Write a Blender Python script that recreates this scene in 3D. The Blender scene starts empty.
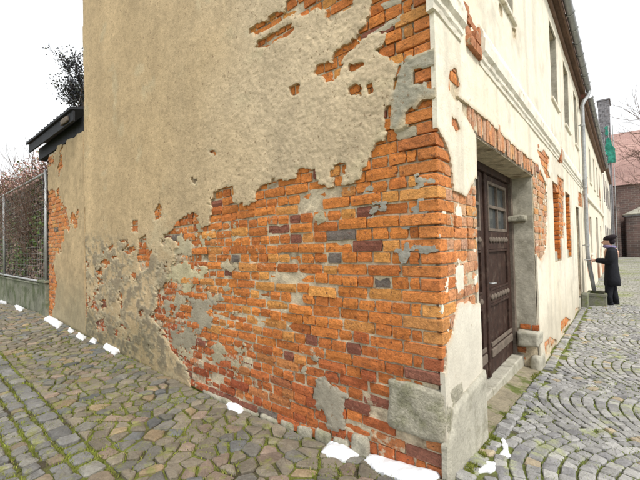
import bpy, bmesh, math, random
import numpy as np
from mathutils import Vector, Matrix, noise as mnoise

random.seed(7)
RNG = np.random.default_rng(11)
scene = bpy.context.scene
COL = scene.collection

# ------------------------------------------------------------------ camera
FPX = 359.5
CAM = np.array([0.838, -2.086, 1.6])
YAW, PITCH, ROLL = [math.radians(a) for a in (40.24, 1.18, -1.31)]

def cam_axes():
    f = np.array([-math.sin(YAW)*math.cos(PITCH), math.cos(YAW)*math.cos(PITCH), math.sin(PITCH)])
    r = np.array([math.cos(YAW), math.sin(YAW), 0.0])
    u = np.cross(r, f)
    c, s = math.cos(ROLL), math.sin(ROLL)
    return c*r + s*u, -s*r + c*u, f
CR, CU, CF = cam_axes()
cd = bpy.data.cameras.new('camera')
cam = bpy.data.objects.new('camera', cd)
COL.objects.link(cam)
cd.sensor_width = 36.0
cd.lens = FPX/640*36.0
cd.clip_start = 0.02
cd.clip_end = 800
M = Matrix(((CR[0], CU[0], -CF[0], CAM[0]), (CR[1], CU[1], -CF[1], CAM[1]), (CR[2], CU[2], -CF[2], CAM[2]), (0, 0, 0, 1)))
cam.matrix_world = M
scene.camera = cam

# ------------------------------------------------------------------ sky, sun, exposure (bright overcast)
SUN_EL, SUN_AZ = math.radians(50), math.radians(106)      # azimuth measured from +Y clockwise
world = bpy.data.worlds.new('World')
scene.world = world
world.use_nodes = True
wn = world.node_tree.nodes
wl = world.node_tree.links
for n in list(wn): wn.remove(n)
wo = wn.new('ShaderNodeOutputWorld')
bg = wn.new('ShaderNodeBackground')
sky = wn.new('ShaderNodeTexSky')
sky.sky_type = 'NISHITA'
sky.sun_disc = False
sky.sun_elevation = SUN_EL
sky.sun_rotation = SUN_AZ
sky.air_density = 1.6
sky.dust_density = 4.0
bw = wn.new('ShaderNodeRGBToBW')
mixs = wn.new('ShaderNodeMix'); mixs.data_type = 'RGBA'; mixs.inputs[0].default_value = 0.86
cloud = wn.new('ShaderNodeMix'); cloud.data_type = 'RGBA'; cloud.inputs[0].default_value = 0.55
wl.new(sky.outputs[0], bw.inputs[0])
wl.new(sky.outputs[0], mixs.inputs[6]); wl.new(bw.outputs[0], mixs.inputs[7])
wl.new(mixs.outputs[2], cloud.inputs[6]); cloud.inputs[7].default_value = (12.2, 12.4, 12.6, 1)
wl.new(cloud.outputs[2], bg.inputs[0])
bg.inputs[1].default_value = 0.082
wl.new(bg.outputs[0], wo.inputs[0])
sl = bpy.data.lights.new('sun', 'SUN')
sl.energy = 1.5
sl.angle = math.radians(10)
sl.color = (1.0, 0.95, 0.87)
sun = bpy.data.objects.new('sun', sl)
COL.objects.link(sun)
sdir = Vector((math.sin(SUN_AZ)*math.cos(SUN_EL), math.cos(SUN_AZ)*math.cos(SUN_EL), math.sin(SUN_EL)))
sun.location = sdir*40
sun.rotation_euler = sdir.to_track_quat('Z', 'Y').to_euler()
scene.view_settings.view_transform = 'Standard'
scene.view_settings.look = 'None'
scene.view_settings.gamma = 1.0
scene.view_settings.exposure = 0.84
scene.render.engine = 'CYCLES'
scene.render.resolution_x, scene.render.resolution_y = 1024, 768

# ------------------------------------------------------------------ pixels of the photograph (640 x 480) to places
def ray(px, py): return CR*(px-320)/FPX + CU*(240-py)/FPX + CF
def on_gable(px, py, y=0.0):
    d = ray(px, py); P = CAM + d*((y-CAM[1])/d[1]); return (-P[0], P[2])
def on_facade(px, py, x=0.0):
    d = ray(px, py); P = CAM + d*((x-CAM[0])/d[0]); return (P[1], P[2])
def on_ground(px, py, z=0.1):
    d = ray(px, py); P = CAM + d*((z-CAM[2])/d[2]); return (P[0], P[1])
def project(P):
    v = np.asarray(P, float) - CAM
    z = v @ CF
    return 320 + FPX*(v @ CR)/z, 240 - FPX*(v @ CU)/z, z

# ------------------------------------------------------------------ ground height
def ground_z(x, y):
    x = np.asarray(x, float); y = np.asarray(y, float)
    lane = np.interp(np.maximum(-x, 0), [0, .74, 2.1, 5.1, 7.65, 9, 14, 40], [.215, .13, .092, .16, .272, .275, .16, .16])
    street = np.interp(y, [0, .73, 3.0, 8, 60], [.215, .15, .03, .03, .03])
    return np.where(y < 0, lane, street)

# ------------------------------------------------------------------ numpy noise
def _hash(ix, iy, seed):
    h = (ix.astype(np.int64)*374761393 + iy.astype(np.int64)*668265263 + seed*982451653) & 0xffffffff
    h = ((h ^ (h >> 13))*1274126177) & 0xffffffff
    h = (h ^ (h >> 16)) & 0xffffffff
    return h/4294967295.0
def vnoise(x, y, seed=0):
    x = np.asarray(x, float); y = np.asarray(y, float)
    ix = np.floor(x); iy = np.floor(y)
    fx = x-ix; fy = y-iy
    fx = fx*fx*(3-2*fx); fy = fy*fy*(3-2*fy)
    a = _hash(ix, iy, seed); b = _hash(ix+1, iy, seed); c = _hash(ix, iy+1, seed); d = _hash(ix+1, iy+1, seed)
    return (a*(1-fx)+b*fx)*(1-fy) + (c*(1-fx)+d*fx)*fy
def fbm(x, y, seed=0, octv=4, gain=.5):
    x = np.asarray(x, float); y = np.asarray(y, float)
    s = 0.0; a = 1.0; t = 0.0
    for i in range(octv):
        s = s + a*(vnoise(x*2**i+17.3*i, y*2**i+5.1*i, seed+i*13)-.5); t += a; a *= gain
    return s/t*2            # about -1..1
def sstep(a, b, x):
    t = np.clip((x-a)/(b-a), 0, 1); return t*t*(3-2*t)
def sdist(poly, X, Y, cap=.25):
    """signed distance to a polygon, positive inside, capped outside its box"""
    poly = np.asarray(poly, float)
    out = np.full(X.shape, -cap)
    lo = poly.min(0)-cap; hi = poly.max(0)+cap
    m = (X > lo[0]) & (X < hi[0]) & (Y > lo[1]) & (Y < hi[1])
    if not m.any(): return out
    x = X[m]; y = Y[m]
    d = np.full(x.shape, 1e9); ins = np.zeros(x.shape, bool)
    n = len(poly)
    for i in range(n):
        ax, ay = poly[i]; bx, by = poly[(i+1) % n]
        ex, ey = bx-ax, by-ay
        L = ex*ex+ey*ey+1e-12
        t = np.clip(((x-ax)*ex+(y-ay)*ey)/L, 0, 1)
        d = np.minimum(d, (x-ax-t*ex)**2+(y-ay-t*ey)**2)
        c = ((ay > y) != (by > y)) & (x < (bx-ax)*(y-ay)/((by-ay) if by != ay else 1e-12)+ax)
        ins ^= c
    d = np.sqrt(d)
    out[m] = np.maximum(np.where(ins, d, -d), -cap)
    return out

# ------------------------------------------------------------------ mesh helpers
def link(o, parent=None):
    COL.objects.link(o)
    if parent is not None:
        o.parent = parent
    return o
def mesh_data(name, V, Fc, cols=None, extra=None, smooth=False):
    me = bpy.data.meshes.new(name)
    V = np.asarray(V, dtype=np.float32)
    if isinstance(Fc, np.ndarray):
        k = Fc.shape[1]
        me.vertices.add(len(V)); me.vertices.foreach_set('co', V.ravel())
        me.loops.add(Fc.size); me.loops.foreach_set('vertex_index', Fc.ravel().astype(np.int32))
        me.polygons.add(len(Fc))
        me.polygons.foreach_set('loop_start', np.arange(0, Fc.size, k, dtype=np.int32))
        me.polygons.foreach_set('loop_total', np.full(len(Fc), k, dtype=np.int32))
        me.update(calc_edges=True)
        me.validate()
    else:
        me.from_pydata([tuple(map(float, v)) for v in V], [], [tuple(f) for f in Fc])
        me.update()
    if cols is not None:
        a = me.color_attributes.new('Col', 'FLOAT_COLOR', 'POINT')
        c = np.ones((len(V), 4), np.float32); c[:, :3] = np.asarray(cols, np.float32)
        a.data.foreach_set('color', c.ravel())
    if extra is not None:
        a = me.attributes.new('smear', 'FLOAT', 'POINT')
        e = np.broadcast_to(np.asarray(extra, np.float32), (len(V),)).copy()
        a.data.foreach_set('value', e)
    if smooth:
        me.polygons.foreach_set('use_smooth', np.ones(len(me.polygons), bool))
    return me
def mesh_obj(name, V, Fc, mat, parent=None, cols=None, extra=None, smooth=False):
    me = mesh_data(name, V, Fc, cols, extra, smooth)
    me.materials.append(mat)
    return link(bpy.data.objects.new(name, me), parent)
def empty(name, loc=(0, 0, 0)):
    o = bpy.data.objects.new(name, None); o.location = loc; o.empty_display_size = .2
    return link(o)
def tag(o, label=None, cat=None, group=None, kind=None):
    if label: o['label'] = label
    if cat: o['category'] = cat
    if group: o['group'] = group
    if kind: o['kind'] = kind
    return o

class MB:
    """collects simple shapes into one mesh (world coordinates)"""
    def __init__(s): s.v = []; s.f = []
    def add(s, V, Fc):
        o = len(s.v); s.v += [tuple(map(float, v)) for v in V]; s.f += [tuple(i+o for i in f) for f in Fc]; return s
    def box(s, lo, hi, j=0.0):
        x0, y0, z0 = lo; x1, y1, z1 = hi
        V = [(x0, y0, z0), (x1, y0, z0), (x1, y1, z0), (x0, y1, z0), (x0, y0, z1), (x1, y0, z1), (x1, y1, z1), (x0, y1, z1)]
        if j: V = [tuple(c+random.uniform(-j, j) for c in v) for v in V]
        return s.add(V, [(0, 3, 2, 1), (4, 5, 6, 7), (0, 1, 5, 4), (1, 2, 6, 5), (2, 3, 7, 6), (3, 0, 4, 7)])
    def tube(s, pts, rad, n=8, cap=True):
        pts = [Vector(p) for p in pts]
        if not hasattr(rad, '__len__'): rad = [rad]*len(pts)
        V = []; Fc = []
        ref = None
        for i, p in enumerate(pts):
            a = pts[max(i-1, 0)]; b = pts[min(i+1, len(pts)-1)]
            d = (b-a).normalized()
            if ref is None: ref = Vector((0, 0, 1)) if abs(d.z) < .9 else Vector((1, 0, 0))
            u = d.cross(ref)
            if u.length < 1e-5: u = d.orthogonal()
            u.normalize(); w = u.cross(d).normalized(); ref = w
            for k in range(n):
                t = 2*math.pi*k/n
                V.append(p + (u*math.cos(t)+w*math.sin(t))*rad[i])
        for i in range(len(pts)-1):
            for k in range(n):
                Fc.append((i*n+k, i*n+(k+1) % n, (i+1)*n+(k+1) % n, (i+1)*n+k))
        if cap:
            Fc.append(tuple(range(n))[::-1]); Fc.append(tuple((len(pts)-1)*n+k for k in range(n)))
        return s.add(V, Fc)
    def loft(s, rings, cap=True):
        n = len(rings[0]); V = [p for r in rings for p in r]; Fc = []
        for i in range(len(rings)-1):
            for k in range(n):
                Fc.append((i*n+k, i*n+(k+1) % n, (i+1)*n+(k+1) % n, (i+1)*n+k))
        if cap:
            Fc.append(tuple(range(n))[::-1]); Fc.append(tuple((len(rings)-1)*n+k for k in range(n)))
        return s.add(V, Fc)
    def build(s, name, mat, parent=None, smooth=False, bevel=0, cols=None):
        o = mesh_obj(name, s.v, s.f, mat, parent, smooth=smooth, cols=cols)
        if bevel:
            b = o.modifiers.new('bevel', 'BEVEL'); b.width = bevel; b.segments = 2; b.limit_method = 'ANGLE'
        return o

# ------------------------------------------------------------------ materials
def make_mat(name, color=(.5, .5, .5), attr=False, var=.2, vscale=6., rough=.9, bump=.4, bscale=60., bdist=.01,
             second=None, sscale=4., sthr=(.5, .6), smear=None, spec=.25, fine=None, metallic=0.):
    m = bpy.data.materials.new(name); m.use_nodes = True
    nt = m.node_tree; N = nt.nodes; L = nt.links
    b = N['Principled BSDF']
    b.inputs['Roughness'].default_value = rough
    b.inputs['Specular IOR Level'].default_value = spec
    b.inputs['Metallic'].default_value = metallic
    g = N.new('ShaderNodeNewGeometry')
    def tex(scale, det=5, rg=.6):
        t = N.new('ShaderNodeTexNoise'); t.inputs['Scale'].default_value = scale
        t.inputs['Detail'].default_value = det; t.inputs['Roughness'].default_value = rg
        L.new(g.outputs['Position'], t.inputs['Vector']); return t
    def mrange(src, a, bb, c, d):
        r = N.new('ShaderNodeMapRange'); L.new(src, r.inputs[0])
        for i, v in enumerate((a, bb, c, d)): r.inputs[i+1].default_value = v
        return r.outputs[0]
    if attr:
        at = N.new('ShaderNodeAttribute'); at.attribute_name = 'Col'; base = at.outputs['Color']
    else:
        rgb = N.new('ShaderNodeRGB'); rgb.outputs[0].default_value = (*color, 1); base = rgb.outputs[0]
    def mixrgb(fac, a, bb, mode='MIX'):
        x = N.new('ShaderNodeMix'); x.data_type = 'RGBA'; x.blend_type = mode
        if hasattr(fac, 'default_value') and not isinstance(fac, (int, float)): L.new(fac, x.inputs[0])
        else: x.inputs[0].default_value = fac
        L.new(a, x.inputs[6])
        if isinstance(bb, tuple): x.inputs[7].default_value = (*bb, 1)
        else: L.new(bb, x.inputs[7])
        return x.outputs[2]
    if second:
        t = tex(sscale, 6, .65)
        base = mixrgb(mrange(t.outputs[0], sthr[0], sthr[1], 0, 1), base, second)
    if fine:                      # speckle: (colour, scale, thr0, thr1)
        t = tex(fine[1], 3, .7)
        base = mixrgb(mrange(t.outputs[0], fine[2], fine[3], 0, .85), base, fine[0])
    if smear:                     # smear colour controlled by the 'smear' attribute
        sa = N.new('ShaderNodeAttribute'); sa.attribute_name = 'smear'
        t = tex(16., 6, .62)
        ad = N.new('ShaderNodeMath'); ad.operation = 'ADD'
        L.new(t.outputs[0], ad.inputs[0]); L.new(sa.outputs['Fac'], ad.inputs[1])
        base = mixrgb(mrange(ad.outputs[0], .66, .74, 0, .9), base, smear)
    t1 = tex(vscale, 6, .6); t2 = tex(vscale*7, 4, .6)
    for t, k in ((t1, var), (t2, var*.8)):
        mul = N.new('ShaderNodeMix'); mul.data_type = 'RGBA'; mul.blend_type = 'MULTIPLY'; mul.inputs[0].default_value = 1
        v = mrange(t.outputs[0], .25, .75, 1-k, 1+k)
        L.new(base, mul.inputs[6]); L.new(v, mul.inputs[7]); base = mul.outputs[2]
    L.new(base, b.inputs['Base Color'])
    if bump:
        t3 = tex(bscale, 8, .65)
        bp = N.new('ShaderNodeBump'); bp.inputs['Strength'].default_value = bump; bp.inputs['Distance'].default_value = bdist
        L.new(t3.outputs[0], bp.inputs['Height']); L.new(bp.outputs[0], b.inputs['Normal'])
    return m

MT = dict(
    brick=make_mat('brick_clay', attr=True, var=.34, vscale=22, bump=1., bscale=42, bdist=.016, smear=(.52, .44, .31), fine=((.13, .06, .04), 34, .57, .70)),
    mortar=make_mat('lime_mortar', (.60, .51, .365), var=.3, vscale=7, bump=.9, bscale=70, bdist=.012, second=(.26, .20, .135), sscale=5, sthr=(.5, .65)),
    gplaster=make_mat('tan_plaster', attr=True, var=.13, vscale=5, bump=.7, bscale=55, bdist=.010, fine=((.24, .165, .095), 36, .605, .675)),
    fplaster=make_mat('cream_plaster', attr=True, var=.09, vscale=5, bump=.5, bscale=70, bdist=.008, fine=((.40, .32, .22), 30, .66, .75)),
    white=make_mat('white_trim', (.76, .715, .61), var=.16, vscale=5, bump=.4, bscale=50, second=(.50, .44, .34), sscale=7, sthr=(.58, .68)),
    cement=make_mat('grey_cement', (.42, .40, .33), var=.2, vscale=6, bump=.7, bscale=60, second=(.30, .285, .22), sscale=5, sthr=(.5, .65)),
    stone=make_mat('rubble_stone', (.40, .375, .295), var=.35, vscale=9, bump=1., bscale=40, bdist=.02, second=(.29, .28, .19), sscale=6, sthr=(.5, .62)),
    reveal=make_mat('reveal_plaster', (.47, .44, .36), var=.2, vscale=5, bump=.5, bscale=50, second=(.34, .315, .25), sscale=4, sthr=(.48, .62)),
    wood=make_mat('old_brown_wood', (.040, .020, .014), var=.5, vscale=11, rough=.7, bump=.5, bscale=70, second=(.085, .058, .044), sscale=8, sthr=(.54, .68)),
    greywood=make_mat('grey_weathered_wood', (.15, .12, .095), var=.35, vscale=9, rough=.8, bump=.5, bscale=70),
    eave=make_mat('brown_eaves_wood', (.17, .105, .075), var=.3, vscale=6, rough=.8),
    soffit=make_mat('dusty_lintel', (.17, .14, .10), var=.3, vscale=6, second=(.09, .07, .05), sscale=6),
    cobble=make_mat('fieldstone', attr=True, var=.28, vscale=12, bump=.8, bscale=60, bdist=.012, rough=.75, spec=.35, fine=((.20, .21, .06), 7, .54, .68)),
    sett=make_mat('granite_sett', attr=True, var=.25, vscale=14, bump=.8, bscale=80, bdist=.01, rough=.8, spec=.3, fine=((.30, .33, .12), 3.5, .56, .72)),
    earth=make_mat('mossy_joint_earth', (.085, .070, .045), var=.4, vscale=14, bump=1., bscale=90, bdist=.02, second=(.18, .205, .04), sscale=2.6, sthr=(.38, .50)),
    sand=make_mat('street_joint_moss', (.15, .135, .095), var=.4, vscale=14, bump=1., bscale=90, bdist=.02, second=(.18, .21, .055), sscale=1.9, sthr=(.40, .54)),
    farground=make_mat('plain_paving', (.30, .29, .265), var=.3, vscale=3, bump=.8, bscale=14, second=(.22, .25, .10), sscale=.8, sthr=(.5, .62)),
    snow=make_mat('snow', (.74, .76, .79), var=.10, vscale=18, rough=.6, bump=.4, bscale=60),
    zinc=make_mat('zinc_sheet', (.32, .33, .34), var=.2, vscale=6, rough=.5, bump=.1, metallic=.5, spec=.5),
    pipe=make_mat('grey_downpipe', (.33, .34, .345), var=.3, vscale=5, rough=.5, bump=.1, metallic=.3),
    tile=make_mat('red_roof_tile', (.32, .12, .075), var=.3, vscale=3, bump=.8, bscale=20),
    slate=make_mat('slate', (.24, .235, .25), var=.4, vscale=6, bump=.8, bscale=18),
    tar=make_mat('tarred_sheet', (.022, .024, .03), var=.4, vscale=5, rough=.7, bump=.3),
    moss=make_mat('mossy_concrete', (.21, .21, .165), var=.35, vscale=6, bump=.8, bscale=40, second=(.14, .165, .06), sscale=6, sthr=(.48, .6)),
    plinth=make_mat('green_stained_concrete', (.22, .225, .17), var=.3, vscale=3, bump=.7, bscale=40, second=(.11, .13, .07), sscale=2.5, sthr=(.46, .6)),
    metal=make_mat('galvanised', (.42, .43, .43), var=.2, vscale=8, rough=.5, metallic=.5),
    twig=make_mat('dry_twig', (.13, .085, .065), var=.4, vscale=20, bump=0),
    bark=make_mat('dark_bark', (.05, .042, .038), var=.4, vscale=15, bump=0),
    leaf=make_mat('green_leaf', attr=True, var=.25, vscale=30, bump=0, rough=.6),
    net=make_mat('green_net', (.05, .30, .22), var=.5, vscale=4, bump=.6, bscale=8, bdist=.05),
    skin=make_mat('skin', (.52, .32, .24), var=.06, vscale=20, bump=0, rough=.6),
    coat=make_mat('black_coat', (.013, .014, .019), var=.4, vscale=20, bump=.4, bscale=120),
    hat=make_mat('dark_knit', (.020, .014, .018), var=.4, vscale=30, bump=.6, bscale=150),
    scarf=make_mat('violet_scarf', (.20, .17, .30), var=.3, vscale=30, bump=.5, bscale=150),
    paper=make_mat('grey_cover', (.09, .10, .12), var=.1, vscale=20, bump=0),
    page=make_mat('page', (.72, .72, .70), var=.05, vscale=20, bump=0),
    shutter=make_mat('shutter', (.40, .37, .36), var=.15, vscale=6),
)
def glass_mat():
    m = bpy.data.materials.new('window_glass'); m.use_nodes = True
    b = m.node_tree.nodes['Principled BSDF']
    b.inputs['Base Color'].default_value = (.06, .07, .075, 1); b.inputs['Roughness'].default_value = .12
    b.inputs['Specular IOR Level'].default_value = .8
    n = m.node_tree.nodes.new('ShaderNodeTexNoise'); n.inputs['Scale'].default_value = 5
    bp = m.node_tree.nodes.new('ShaderNodeBump'); bp.inputs['Strength'].default_value = .1; bp.inputs['Distance'].default_value = .02
    m.node_tree.links.new(n.outputs[0], bp.inputs['Height']); m.node_tree.links.new(bp.outputs[0], b.inputs['Normal'])
    return m
MT['glass'] = glass_mat()
def brick_tex_mat(name, c1, c2, mortar, scale, rot):
    m = bpy.data.materials.new(name); m.use_nodes = True
    N = m.node_tree.nodes; L = m.node_tree.links
    b = N['Principled BSDF']; b.inputs['Roughness'].default_value = .9
    g = N.new('ShaderNodeTexCoord'); mp = N.new('ShaderNodeMapping'); mp.inputs['Rotation'].default_value = rot
    t = N.new('ShaderNodeTexBrick'); t.inputs['Color1'].default_value = (*c1, 1); t.inputs['Color2'].default_value = (*c2, 1)
    t.inputs['Mortar'].default_value = (*mortar, 1); t.inputs['Scale'].default_value = scale; t.inputs['Mortar Size'].default_value = .012
    t.inputs['Bias'].default_value = 0; t.inputs['Brick Width'].default_value = .5; t.inputs['Row Height'].default_value = .2
    L.new(g.outputs['Object'], mp.inputs[0]); L.new(mp.outputs[0], t.inputs[0])
    n = N.new('ShaderNodeTexNoise'); n.inputs['Scale'].default_value = 1.2; n.inputs['Detail'].default_value = 6
    mul = N.new('ShaderNodeMix'); mul.data_type = 'RGBA'; mul.blend_type = 'MULTIPLY'; mul.inputs[0].default_value = .8
    r = N.new('ShaderNodeMapRange'); r.inputs[1].default_value = .3; r.inputs[2].default_value = .7; r.inputs[3].default_value = .5; r.inputs[4].default_value = 1.5
    L.new(n.outputs[0], r.inputs[0]); L.new(t.outputs[0], mul.inputs[6]); L.new(r.outputs[0], mul.inputs[7])
    L.new(mul.outputs[2], b.inputs['Base Color'])
    return m
MT['farbrick'] = brick_tex_mat('church_brick', (.23, .145, .125), (.15, .11, .10), (.32, .29, .26), 1.0, (math.radians(90), 0, 0))
MT['fartile'] = brick_tex_mat('church_tile', (.47, .30, .26), (.38, .23, .20), (.25, .16, .145), 1.4, (math.radians(90), 0, 0))  # red tile lightened to pale pink, haze and overexposure put into the colour

# ================================================================== GROUND
def in_frame(P, margin=12):
    u, v, z = project(P)
    return z > .05 and -margin < u < 640+margin and -margin < v < 480+margin
def px_area(pts):
    q = [project(p) for p in pts]
    if any(a[2] < .08 for a in q): return 0.0
    c = np.mean([(a[0], a[1]) for a in q], 0)
    if not (-10 < c[0] < 650 and -10 < c[1] < 490): return 0.0
    s = 0
    for i in range(len(q)):
        a = q[i]; b = q[(i+1) % len(q)]; s += a[0]*b[1]-b[0]*a[1]
    return abs(s)/2

def pieces(items, name, rest_name, mat, parent, limit=300, smooth=False):
    """items: (area_px, V, F, colour, smear). the largest become objects, the rest one part"""
    items = sorted(items, key=lambda i: -i[0])
    for a, V, Fc, c, sm in items[:limit]:
        V = np.asarray(V, float); ctr = V.mean(0)
        o = mesh_obj(name, V-ctr, Fc, mat, parent, cols=np.tile(c, (len(V), 1)), extra=sm, smooth=smooth)
        o.location = ctr
    rest = items[limit:]
    if rest:
        vs, fs, cs, es = [], [], [], []
        off = 0
        for a, V, Fc, c, sm in rest:
            vs.append(np.asarray(V, float)); fs += [tuple(i+off for i in f) for f in Fc]
            cs.append(np.tile(c, (len(V), 1))); es.append(np.full(len(V), sm)); off += len(V)
        o = mesh_obj(rest_name, np.vstack(vs), fs, mat, parent, cols=np.vstack(cs), extra=np.concatenate(es), smooth=smooth)
        o['kind'] = 'stuff'

def stone_piece(poly, top, chamfer, tilt=.0, rough=.004):
    poly = np.asarray(poly, float)
    c = poly.mean(0); k = len(poly)
    zt = float(ground_z(c[0], c[1])) + top
    tx, ty = random.gauss(0, tilt), random.gauss(0, tilt)
    V = []
    for p in poly:
        V.append((p[0], p[1], zt-top-.05))
    for p in poly:
        q = c+(p-c)*random.uniform(.97, 1.0)
        V.append((q[0], q[1], zt-chamfer*random.uniform(.8, 1.5)+(q[0]-c[0])*tx+(q[1]-c[1])*ty))
    for p in poly:
        d = p-c; L = math.hypot(*d)+1e-6
        q = c+d*max(.35, (L-chamfer*random.uniform(1.1, 2.0))/L)
        V.append((q[0], q[1], zt+random.gauss(0, rough)+(q[0]-c[0])*tx+(q[1]-c[1])*ty))
    V.append((c[0], c[1], zt+rough*.9+random.gauss(0, rough)))
    Fc = []
    for i in range(k):
        j = (i+1) % k
        Fc += [(i, j, k+j, k+i), (k+i, k+j, 2*k+j, 2*k+i), (2*k+i, 2*k+j, 3*k)]
    return V, Fc

def clip_poly(poly, n, d):
    """keep n.p <= d"""
    out = []
    for i in range(len(poly)):
        a = poly[i]; b = poly[(i+1) % len(poly)]
        da = a[0]*n[0]+a[1]*n[1]-d; db = b[0]*n[0]+b[1]*n[1]-d
        if da <= 0: out.append(a)
        if (da < 0 < db) or (db < 0 < da):
            t = da/(da-db); out.append((a[0]+(b[0]-a[0])*t, a[1]+(b[1]-a[1])*t))
    return out
def voronoi(x0, x1, y0, y1, sx, sy, jit=.42, gap=.008, seed=1):
    r = random.Random(seed)
    nx = int((x1-x0)/sx); ny = max(1, int(round((y1-y0)/sy)))
    sx = (x1-x0)/nx; sy = (y1-y0)/ny
    pts = {}
    for j in range(ny):
        for i in range(nx):
            pts[i, j] = (x0+(i+.5+(.5 if j % 2 else 0)*.9+r.uniform(-jit, jit)*.9)*sx, y0+(j+.5+r.uniform(-jit, jit))*sy)
    cells = []
    for (i, j), p in pts.items():
        poly = [(p[0]-2*sx, p[1]-2*sy), (p[0]+2*sx, p[1]-2*sy), (p[0]+2*sx, p[1]+2*sy), (p[0]-2*sx, p[1]+2*sy)]
        for di in (-2, -1, 0, 1, 2):
            for dj in (-2, -1, 0, 1, 2):
                q = pts.get((i+di, j+dj))
                if q is None or q == p: continue
                n = (q[0]-p[0], q[1]-p[1]); L = math.hypot(*n)
                if L < 1e-6: continue
                g = gap*r.uniform(.5, 1.5)
                m = ((p[0]+q[0])/2, (p[1]+q[1])/2)
                nn = (n[0]/L, n[1]/L)
                poly = clip_poly(poly, nn, nn[0]*m[0]+nn[1]*m[1]-g)
                if len(poly) < 3: break
            if len(poly) < 3: break
        for nn, d in (((0, 1), y1-gap), ((0, -1), -(y0+gap)), ((1, 0), x1), ((-1, 0), -x0)):
            if len(poly) >= 3: poly = clip_poly(poly, nn, d)
        if len(poly) < 3: continue
        # drop slivers of edges
        q = [poly[0]]
        for a in poly[1:]:
            if math.hypot(a[0]-q[-1][0], a[1]-q[-1][1]) > .022: q.append(a)
        if len(q) >= 3 and math.hypot(q[0][0]-q[-1][0], q[0][1]-q[-1][1]) < .022: q.pop()
        if len(q) >= 3:
            rq = []
            for a_i in range(len(q)):
                p0 = q[a_i]; pp = q[a_i-1]; pn = q[(a_i+1) % len(q)]
                k1, k2 = r.uniform(.06, .16), r.uniform(.06, .16)
                rq.append((p0[0]+(pp[0]-p0[0])*k1, p0[1]+(pp[1]-p0[1])*k1)); rq.append((p0[0]+(pn[0]-p0[0])*k2, p0[1]+(pn[1]-p0[1])*k2))
            cells.append(rq)
    return cells

def grid_sheet(name, xs, ys, hfun, mat, kind='structure'):
    X, Y = np.meshgrid(xs, ys)
    Z = hfun(X, Y)
    V = np.stack([X.ravel(), Y.ravel(), Z.ravel()], 1)
    nx, ny = len(xs), len(ys)
    i = np.arange(nx-1)[None, :]+np.arange(ny-1)[:, None]*nx
    Fq = np.stack([i, i+1, i+nx+1, i+nx], -1).reshape(-1, 4)
    o = mesh_obj(name, V, Fq, mat, smooth=True)
    o['kind'] = kind
    return o

mesh_ground = MB()
mesh_ground.add([(-250, -120, -.12), (250, -120, -.12), (250, 400, -.12), (-250, 400, -.12)], [(0, 1, 2, 3)])
ground = mesh_ground.build('ground', MT['farground']); ground['kind'] = 'structure'

def lane_h(X, Y):
    n = fbm(X*9, Y*9, 3, 4)
    m = fbm(X*2.2, Y*2.2, 9, 3)
    return ground_z(X, Y) + .004 + n*.008 + m*.008
lx = np.concatenate([np.arange(-40, -10, .5), np.arange(-10, .6, .022), np.arange(.6, 6, .2)])
ly = np.concatenate([np.arange(-9, -2.6, .4), np.arange(-2.6, -.0, .022), np.array([-.012, .06])])
lane = grid_sheet('lane', lx, ly, lane_h, MT['earth'])
tag(lane, 'narrow cobbled lane with mossy joints beside the gable wall')
def street_h(X, Y):
    n = fbm(X*9+40, Y*9, 5, 4)
    return ground_z(X, Y) + .008 + n*.007 + np.where(Y < .06, -.02, 0)
stx = np.concatenate([np.arange(-.34, 1.9, .022), np.arange(1.9, 9, .1)])
sty = np.concatenate([np.array([.03, .05]), np.arange(.07, 9.22, .022)])
street = grid_sheet('street', stx, sty, street_h, MT['sand'])
tag(street, 'street paved in segmental arcs of grey granite setts with green joints')

sq = MB(); sq.add([(-.3, 9.21, .052), (40, 9.21, .052), (40, 90, .052), (-.3, 90, .052)], [(0, 1, 2, 3)])
square = sq.build('square', None, None)
square['kind'] = 'structure'; tag(square, 'pale paved square stretching from the street to the church')
def sett_field_mat():
    m = make_mat('far_setts', (.36, .35, .325), var=.25, vscale=1.2, bump=0, second=(.26, .30, .12), sscale=.7, sthr=(.5, .66))
    N = m.node_tree.nodes; L = m.node_tree.links; b = N['Principled BSDF']
    g = N.new('ShaderNodeNewGeometry'); v = N.new('ShaderNodeTexVoronoi'); v.feature = 'DISTANCE_TO_EDGE'; v.inputs['Scale'].default_value = 9
    L.new(g.outputs['Position'], v.inputs['Vector'])
    r = N.new('ShaderNodeMapRange'); r.inputs[1].default_value = .0; r.inputs[2].default_value = .10; L.new(v.outputs['Distance'], r.inputs[0])
    src = b.inputs['Base Color'].links[0].from_socket
    mx = N.new('ShaderNodeMix'); mx.data_type = 'RGBA'; mx.inputs[6].default_value = (.16, .18, .08, 1); L.new(r.outputs[0], mx.inputs[0]); L.new(src, mx.inputs[7]); L.new(mx.outputs[2], b.inputs['Base Color'])
    bp = N.new('ShaderNodeBump'); bp.inputs['Distance'].default_value = .02; L.new(r.outputs[0], bp.inputs['Height']); L.new(bp.outputs[0], b.inputs['Normal'])
    return m
square.data.materials.clear(); square.data.materials.append(sett_field_mat())
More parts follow.
